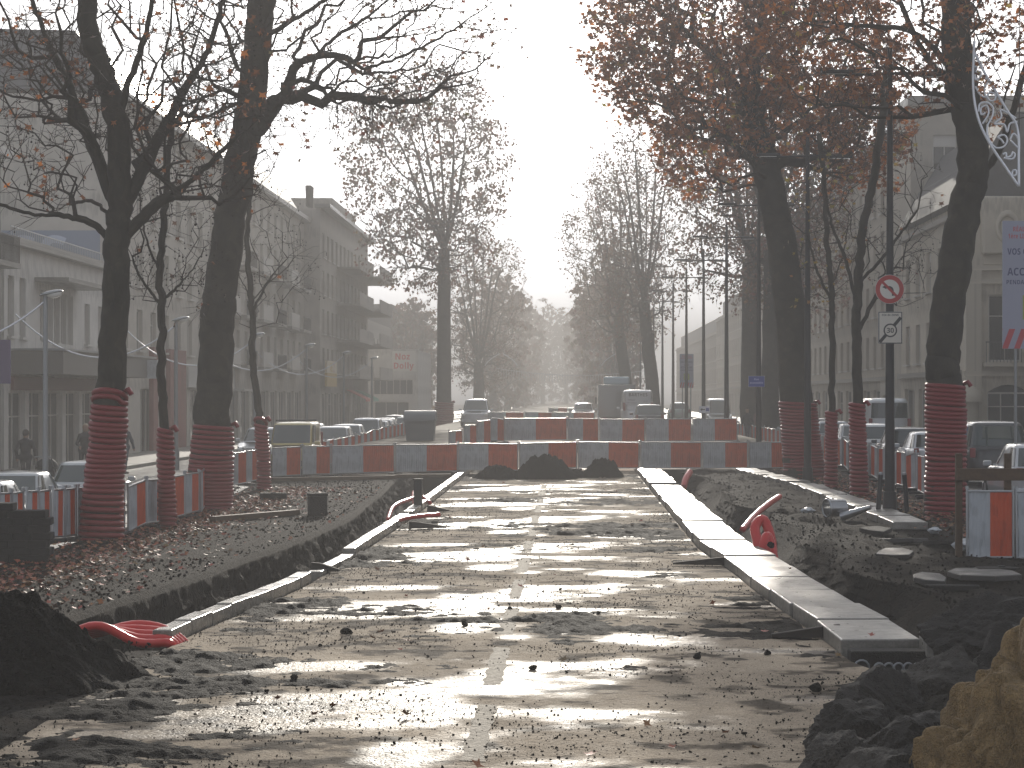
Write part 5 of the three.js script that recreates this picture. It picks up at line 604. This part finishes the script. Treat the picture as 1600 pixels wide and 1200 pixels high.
  part(bv, 'lettering', new THREE.PlaneGeometry(1.5, 0.8).rotateY(Math.PI).translate(0, 1.85, -2.55), std({ roughness: 0.5, map: canvasTex(512, 273, (x, w, h) => { x.fillStyle = '#c6c9cb'; x.fillRect(0, 0, w, h); x.textAlign = 'center'; x.fillStyle = '#4a4444'; x.font = 'bold 92px sans-serif'; x.fillText('BARTHES', w / 2, 92, 480); x.font = '40px sans-serif'; x.fillStyle = '#6a6a70'; x.fillText('Peinture', 120, 180); x.fillText('Décoration', 130, 240); x.fillText('02 41', 420, 210); }) }));
  const tr = thing('box_truck', 'grey box truck with pale blue roof deflector ahead of the lettered van', 'truck', V(3.25, 0.75, -146)); part(tr, 'cargo_box', rbox(2.45, 2.2, 4.2, 0, 1.65, 0, 0.04), paintMat(0x63666a)); part(tr, 'roof_deflector', rbox(1.75, 0.55, 1.6, 0.05, 3.03, -1.2, 0.12), paintMat(0x9fb6c0)); part(tr, 'chassis', box(1.9, 0.25, 5.6, 0, 0.5, -0.5), M.rubber); part(tr, 'cab', rbox(2.1, 1.8, 1.6, 0, 1.3, -3.0, 0.15), paintMat(0x6f7275));
  for (const s of [-1, 1]) { part(tr, 'rear_door', box(1.17, 2.05, 0.03, s * 0.6, 1.65, 2.115), paintMat(0x6a6d70)); part(tr, 'tail_light', rbox(0.3, 0.14, 0.05, s * 0.85, 0.5, 2.32, 0.02), M.tail); part(tr, 'mirror', rbox(0.1, 0.45, 0.2, s * 1.32, 1.7, -2.5, 0.03), M.rubber); for (const z of [1.1, -2.7]) { const w = part(tr, 'wheel', new THREE.TorusGeometry(0.3, 0.12, 8, 20).rotateY(Math.PI / 2).translate(s * 0.95, 0.42, z), M.rubber); part(w, 'rim', new THREE.CylinderGeometry(0.25, 0.25, 0.18, 14).rotateZ(Math.PI / 2).translate(s * 0.95, 0.42, z), M.lampGrey); } }
  car({ label: 'black hatchback following the lettered van', pos: V(4.6, 0.75, -124), color: 0x2b2e33, turn: Math.PI, H: 1.5 }); car({ label: 'white saloon coming round beside the box truck', pos: V(1.2, 0.75, -168), color: 0xc8cbcd });
  // grey waste container
  const wc = thing('waste_container', 'grey wheeled waste container with domed lid behind the cross barrier', 'waste container', V(-6.7, 0.35, -99)), gm = std({ color: 0x5b6064, roughness: 0.45 }); part(wc, 'bin', toCreasedNormals(new THREE.CylinderGeometry(0.98, 0.84, 1.05, 4, 1).rotateY(Math.PI / 4).scale(1, 1, 0.75).translate(0, 0.72, 0).toNonIndexed(), 0.5), gm); part(wc, 'lid', (() => { const s = new THREE.Shape(); s.moveTo(-0.6, 0); s.lineTo(0.6, 0); s.absellipse(0, 0, 0.6, 0.42, 0, Math.PI); return new THREE.ExtrudeGeometry(s, { depth: 1.4, bevelEnabled: true, bevelSize: 0.03, bevelThickness: 0.03, curveSegments: 12 }).rotateY(Math.PI / 2).translate(-0.7, 1.28, 0); })(), gm); for (const x of [-0.5, 0.5]) for (const z of [-0.35, 0.35]) part(wc, 'castor', cyl(0.1, 0.1, 0.06, 0, 0, 0, 12).rotateZ(Math.PI / 2).translate(x, 0.1, z), M.rubber);
}
// ------------------------------------------------------------------ people
function person(o) {
  // one smooth body from tapered bones; colours by region
  const B = [], bone = (a, b, ra, rb, c) => B.push([V(...a), V(...b), ra, rb, c]); const st = o.stride || 0.1, lean = o.lean || 0, coat = o.coat, tr = o.trousers, skin = [0.32, 0.2, 0.14], hair = o.hair || [0.03, 0.022, 0.018], shoe = [0.02, 0.02, 0.02];
  const hp = 0.92, sh = [0, 1.42, lean], hd = [0, 1.62, lean + 0.04];
  for (const s of [-1, 1]) { const f = s * st; bone([s * 0.1, hp, 0], [s * 0.1, 0.5, f * 0.6 + 0.02], 0.095, 0.065, tr); bone([s * 0.1, 0.5, f * 0.6 + 0.02], [s * 0.1, 0.1, f], 0.062, 0.045, tr); bone([s * 0.1, 0.05, f], [s * 0.11, 0.04, f + 0.17], 0.048, 0.04, shoe);
    const e = [s * 0.27, 1.12, lean * 0.6 - f * 0.6], w = [s * 0.25, 0.88 + (o.reach || 0) * 0.2, lean + 0.1 - f + (o.reach || 0) * 0.3]; bone([s * 0.18, 1.38, lean], e, 0.068, 0.055, coat); bone(e, w, 0.053, 0.04, coat); bone(w, [w[0], w[1] - 0.08, w[2] + 0.02], 0.036, 0.034, skin); }
  bone([-0.08, hp, 0], [0.08, hp, 0], 0.13, 0.13, coat); bone([0, hp, 0], [0, 1.18, lean * 0.5], 0.15, 0.15, coat); bone([0, 1.15, lean * 0.5], [0, 1.36, lean], 0.15, 0.16, coat); bone([-0.13, 1.37, lean], [0.13, 1.37, lean], 0.085, 0.085, coat); bone(sh, [0, 1.54, lean + 0.02], 0.058, 0.055, skin); bone([0, 1.6, hd[2]], [0, 1.67, hd[2] - 0.01], 0.088, 0.096, skin); bone([0, 1.585, hd[2] + 0.085], [0, 1.6, hd[2] + 0.1], 0.018, 0.012, skin);
  bone([0, 1.66, hd[2] - 0.045], [0, 1.7, hd[2] - 0.02], 0.092, 0.088, hair); if (o.skirt) bone([0, 0.9, 0], [0, 0.62, 0], 0.19, 0.22, coat);
  const res = 60, mc = new MarchingCubes(res, new THREE.MeshBasicMaterial(), false, false, 60000); mc.isolation = 0; const half = 0.95, d2 = V(), q = V(), ab = V();
  const field = (p) => { let r = 9, best = null, bd = 9; for (const [a, b, ra, rb, c] of B) { ab.copy(b).sub(a); const t = clamp(q.copy(p).sub(a).dot(ab) / ab.lengthSq(), 0, 1), d = q.copy(a).addScaledVector(ab, t).distanceTo(p) - lerp(ra, rb, t); if (d < bd) { bd = d; best = c; } const k = 0.04, h = clamp(0.5 + 0.5 * (r - d) / k, 0, 1); r = lerp(r, d, h) - k * h * (1 - h); } return [r, best]; };
  for (let z = 0; z < res; z++) for (let y = 0; y < res; y++) for (let x = 0; x < res; x++) { const p = d2.set((x / res * 2 - 1) * half, (y / res * 2 - 1) * half + 0.9, (z / res * 2 - 1) * half); mc.field[x + y * res + z * res * res] = -field(p.clone())[0]; }
  mc.update(); const n = mc.count, g = new THREE.BufferGeometry(), P = new Float32Array(n * 3), C = new Float32Array(n * 3), N = mc.normalArray.slice(0, n * 3);
  for (let i = 0; i < n; i++) { const p = V(mc.positionArray[i * 3] * half, mc.positionArray[i * 3 + 1] * half + 0.9, mc.positionArray[i * 3 + 2] * half); P.set([p.x, p.y, p.z], i * 3); C.set(field(p)[1], i * 3); }
  g.setAttribute('position', new THREE.BufferAttribute(P, 3)); g.setAttribute('color', new THREE.BufferAttribute(C, 3)); g.computeVertexNormals();
  const t = thing('person', o.label, 'person', o.pos, o.group, o.turn || 0); part(t, 'body', g, std({ vertexColors: true, roughness: 0.85 }));
  if (o.bag) part(t, 'bag', rbox(0.3, 0.36, 0.12, 0.3, 0.72, 0.05, 0.04), std({ color: o.bag, roughness: 0.7 })); return t;
}
{
  const pv = (px, Z) => V((px - VX) / F * Z, laneY(Z) + 0.12, -Z), dk = [0.02, 0.02, 0.024], jean = [0.035, 0.045, 0.07];
  person({ label: 'person in a dark hooded coat walking past the roller shutter', pos: pv(40, 68), coat: dk, trousers: [0.03, 0.03, 0.035], turn: Math.PI, stride: 0.16 });
  person({ label: 'fair-haired person in a dark coat with a red bag, bending forward', pos: pv(132, 72), coat: [0.035, 0.033, 0.035], trousers: dk, hair: [0.4, 0.33, 0.24], lean: 0.16, reach: 0.8, bag: 0x7d1a18, turn: 0.4 });
  person({ label: 'person in a dark jacket standing behind the first guarded trunk', pos: pv(194, 74), coat: [0.05, 0.055, 0.07], trousers: jean, turn: Math.PI - 0.4 });
  for (const [px, Z, c, l] of [[1168, 118, dk, 'black'], [1184, 120, [0.1, 0.03, 0.03], 'dark red'], [1196, 117, [0.05, 0.05, 0.06], 'grey'], [1212, 121, [0.04, 0.03, 0.025], 'brown']]) person({ label: `person in a ${l} coat in the small crowd beyond the right barrier`, pos: V((px - VX) / F * Z, 0.3, -Z), coat: c, trousers: jean, turn: rr(0, 6), group: 'people beyond the right barrier' });
  const s = thing('pushchair', 'black hooded pushchair on the left pavement beside the hooded walker', 'pushchair', pv(73, 67)); part(s, 'hood', new THREE.SphereGeometry(0.36, 18, 10, 0, 6.29, 0, 1.6).scale(1, 0.95, 0.9).translate(0, 0.62, 0), std({ color: 0x17181b, roughness: 0.8 })); part(s, 'seat', rbox(0.5, 0.3, 0.6, 0, 0.5, 0, 0.08), std({ color: 0x202226, roughness: 0.8 })); part(s, 'handle', cyl(0.014, 0.014, 0.5, 0, 0, 0, 8).rotateZ(Math.PI / 2).translate(0, 1.0, 0.5), M.steel); for (const x of [-1, 1]) { part(s, 'frame_tube', new THREE.CylinderGeometry(0.014, 0.014, 1.15, 8).rotateX(0.75).translate(x * 0.25, 0.58, 0.1), M.steel); for (const z of [-0.3, 0.3]) part(s, 'wheel', new THREE.TorusGeometry(0.1, 0.025, 6, 16).rotateY(Math.PI / 2).translate(x * 0.26, 0.125, z), M.rubber); }
}
renderer.render(scene, camera);
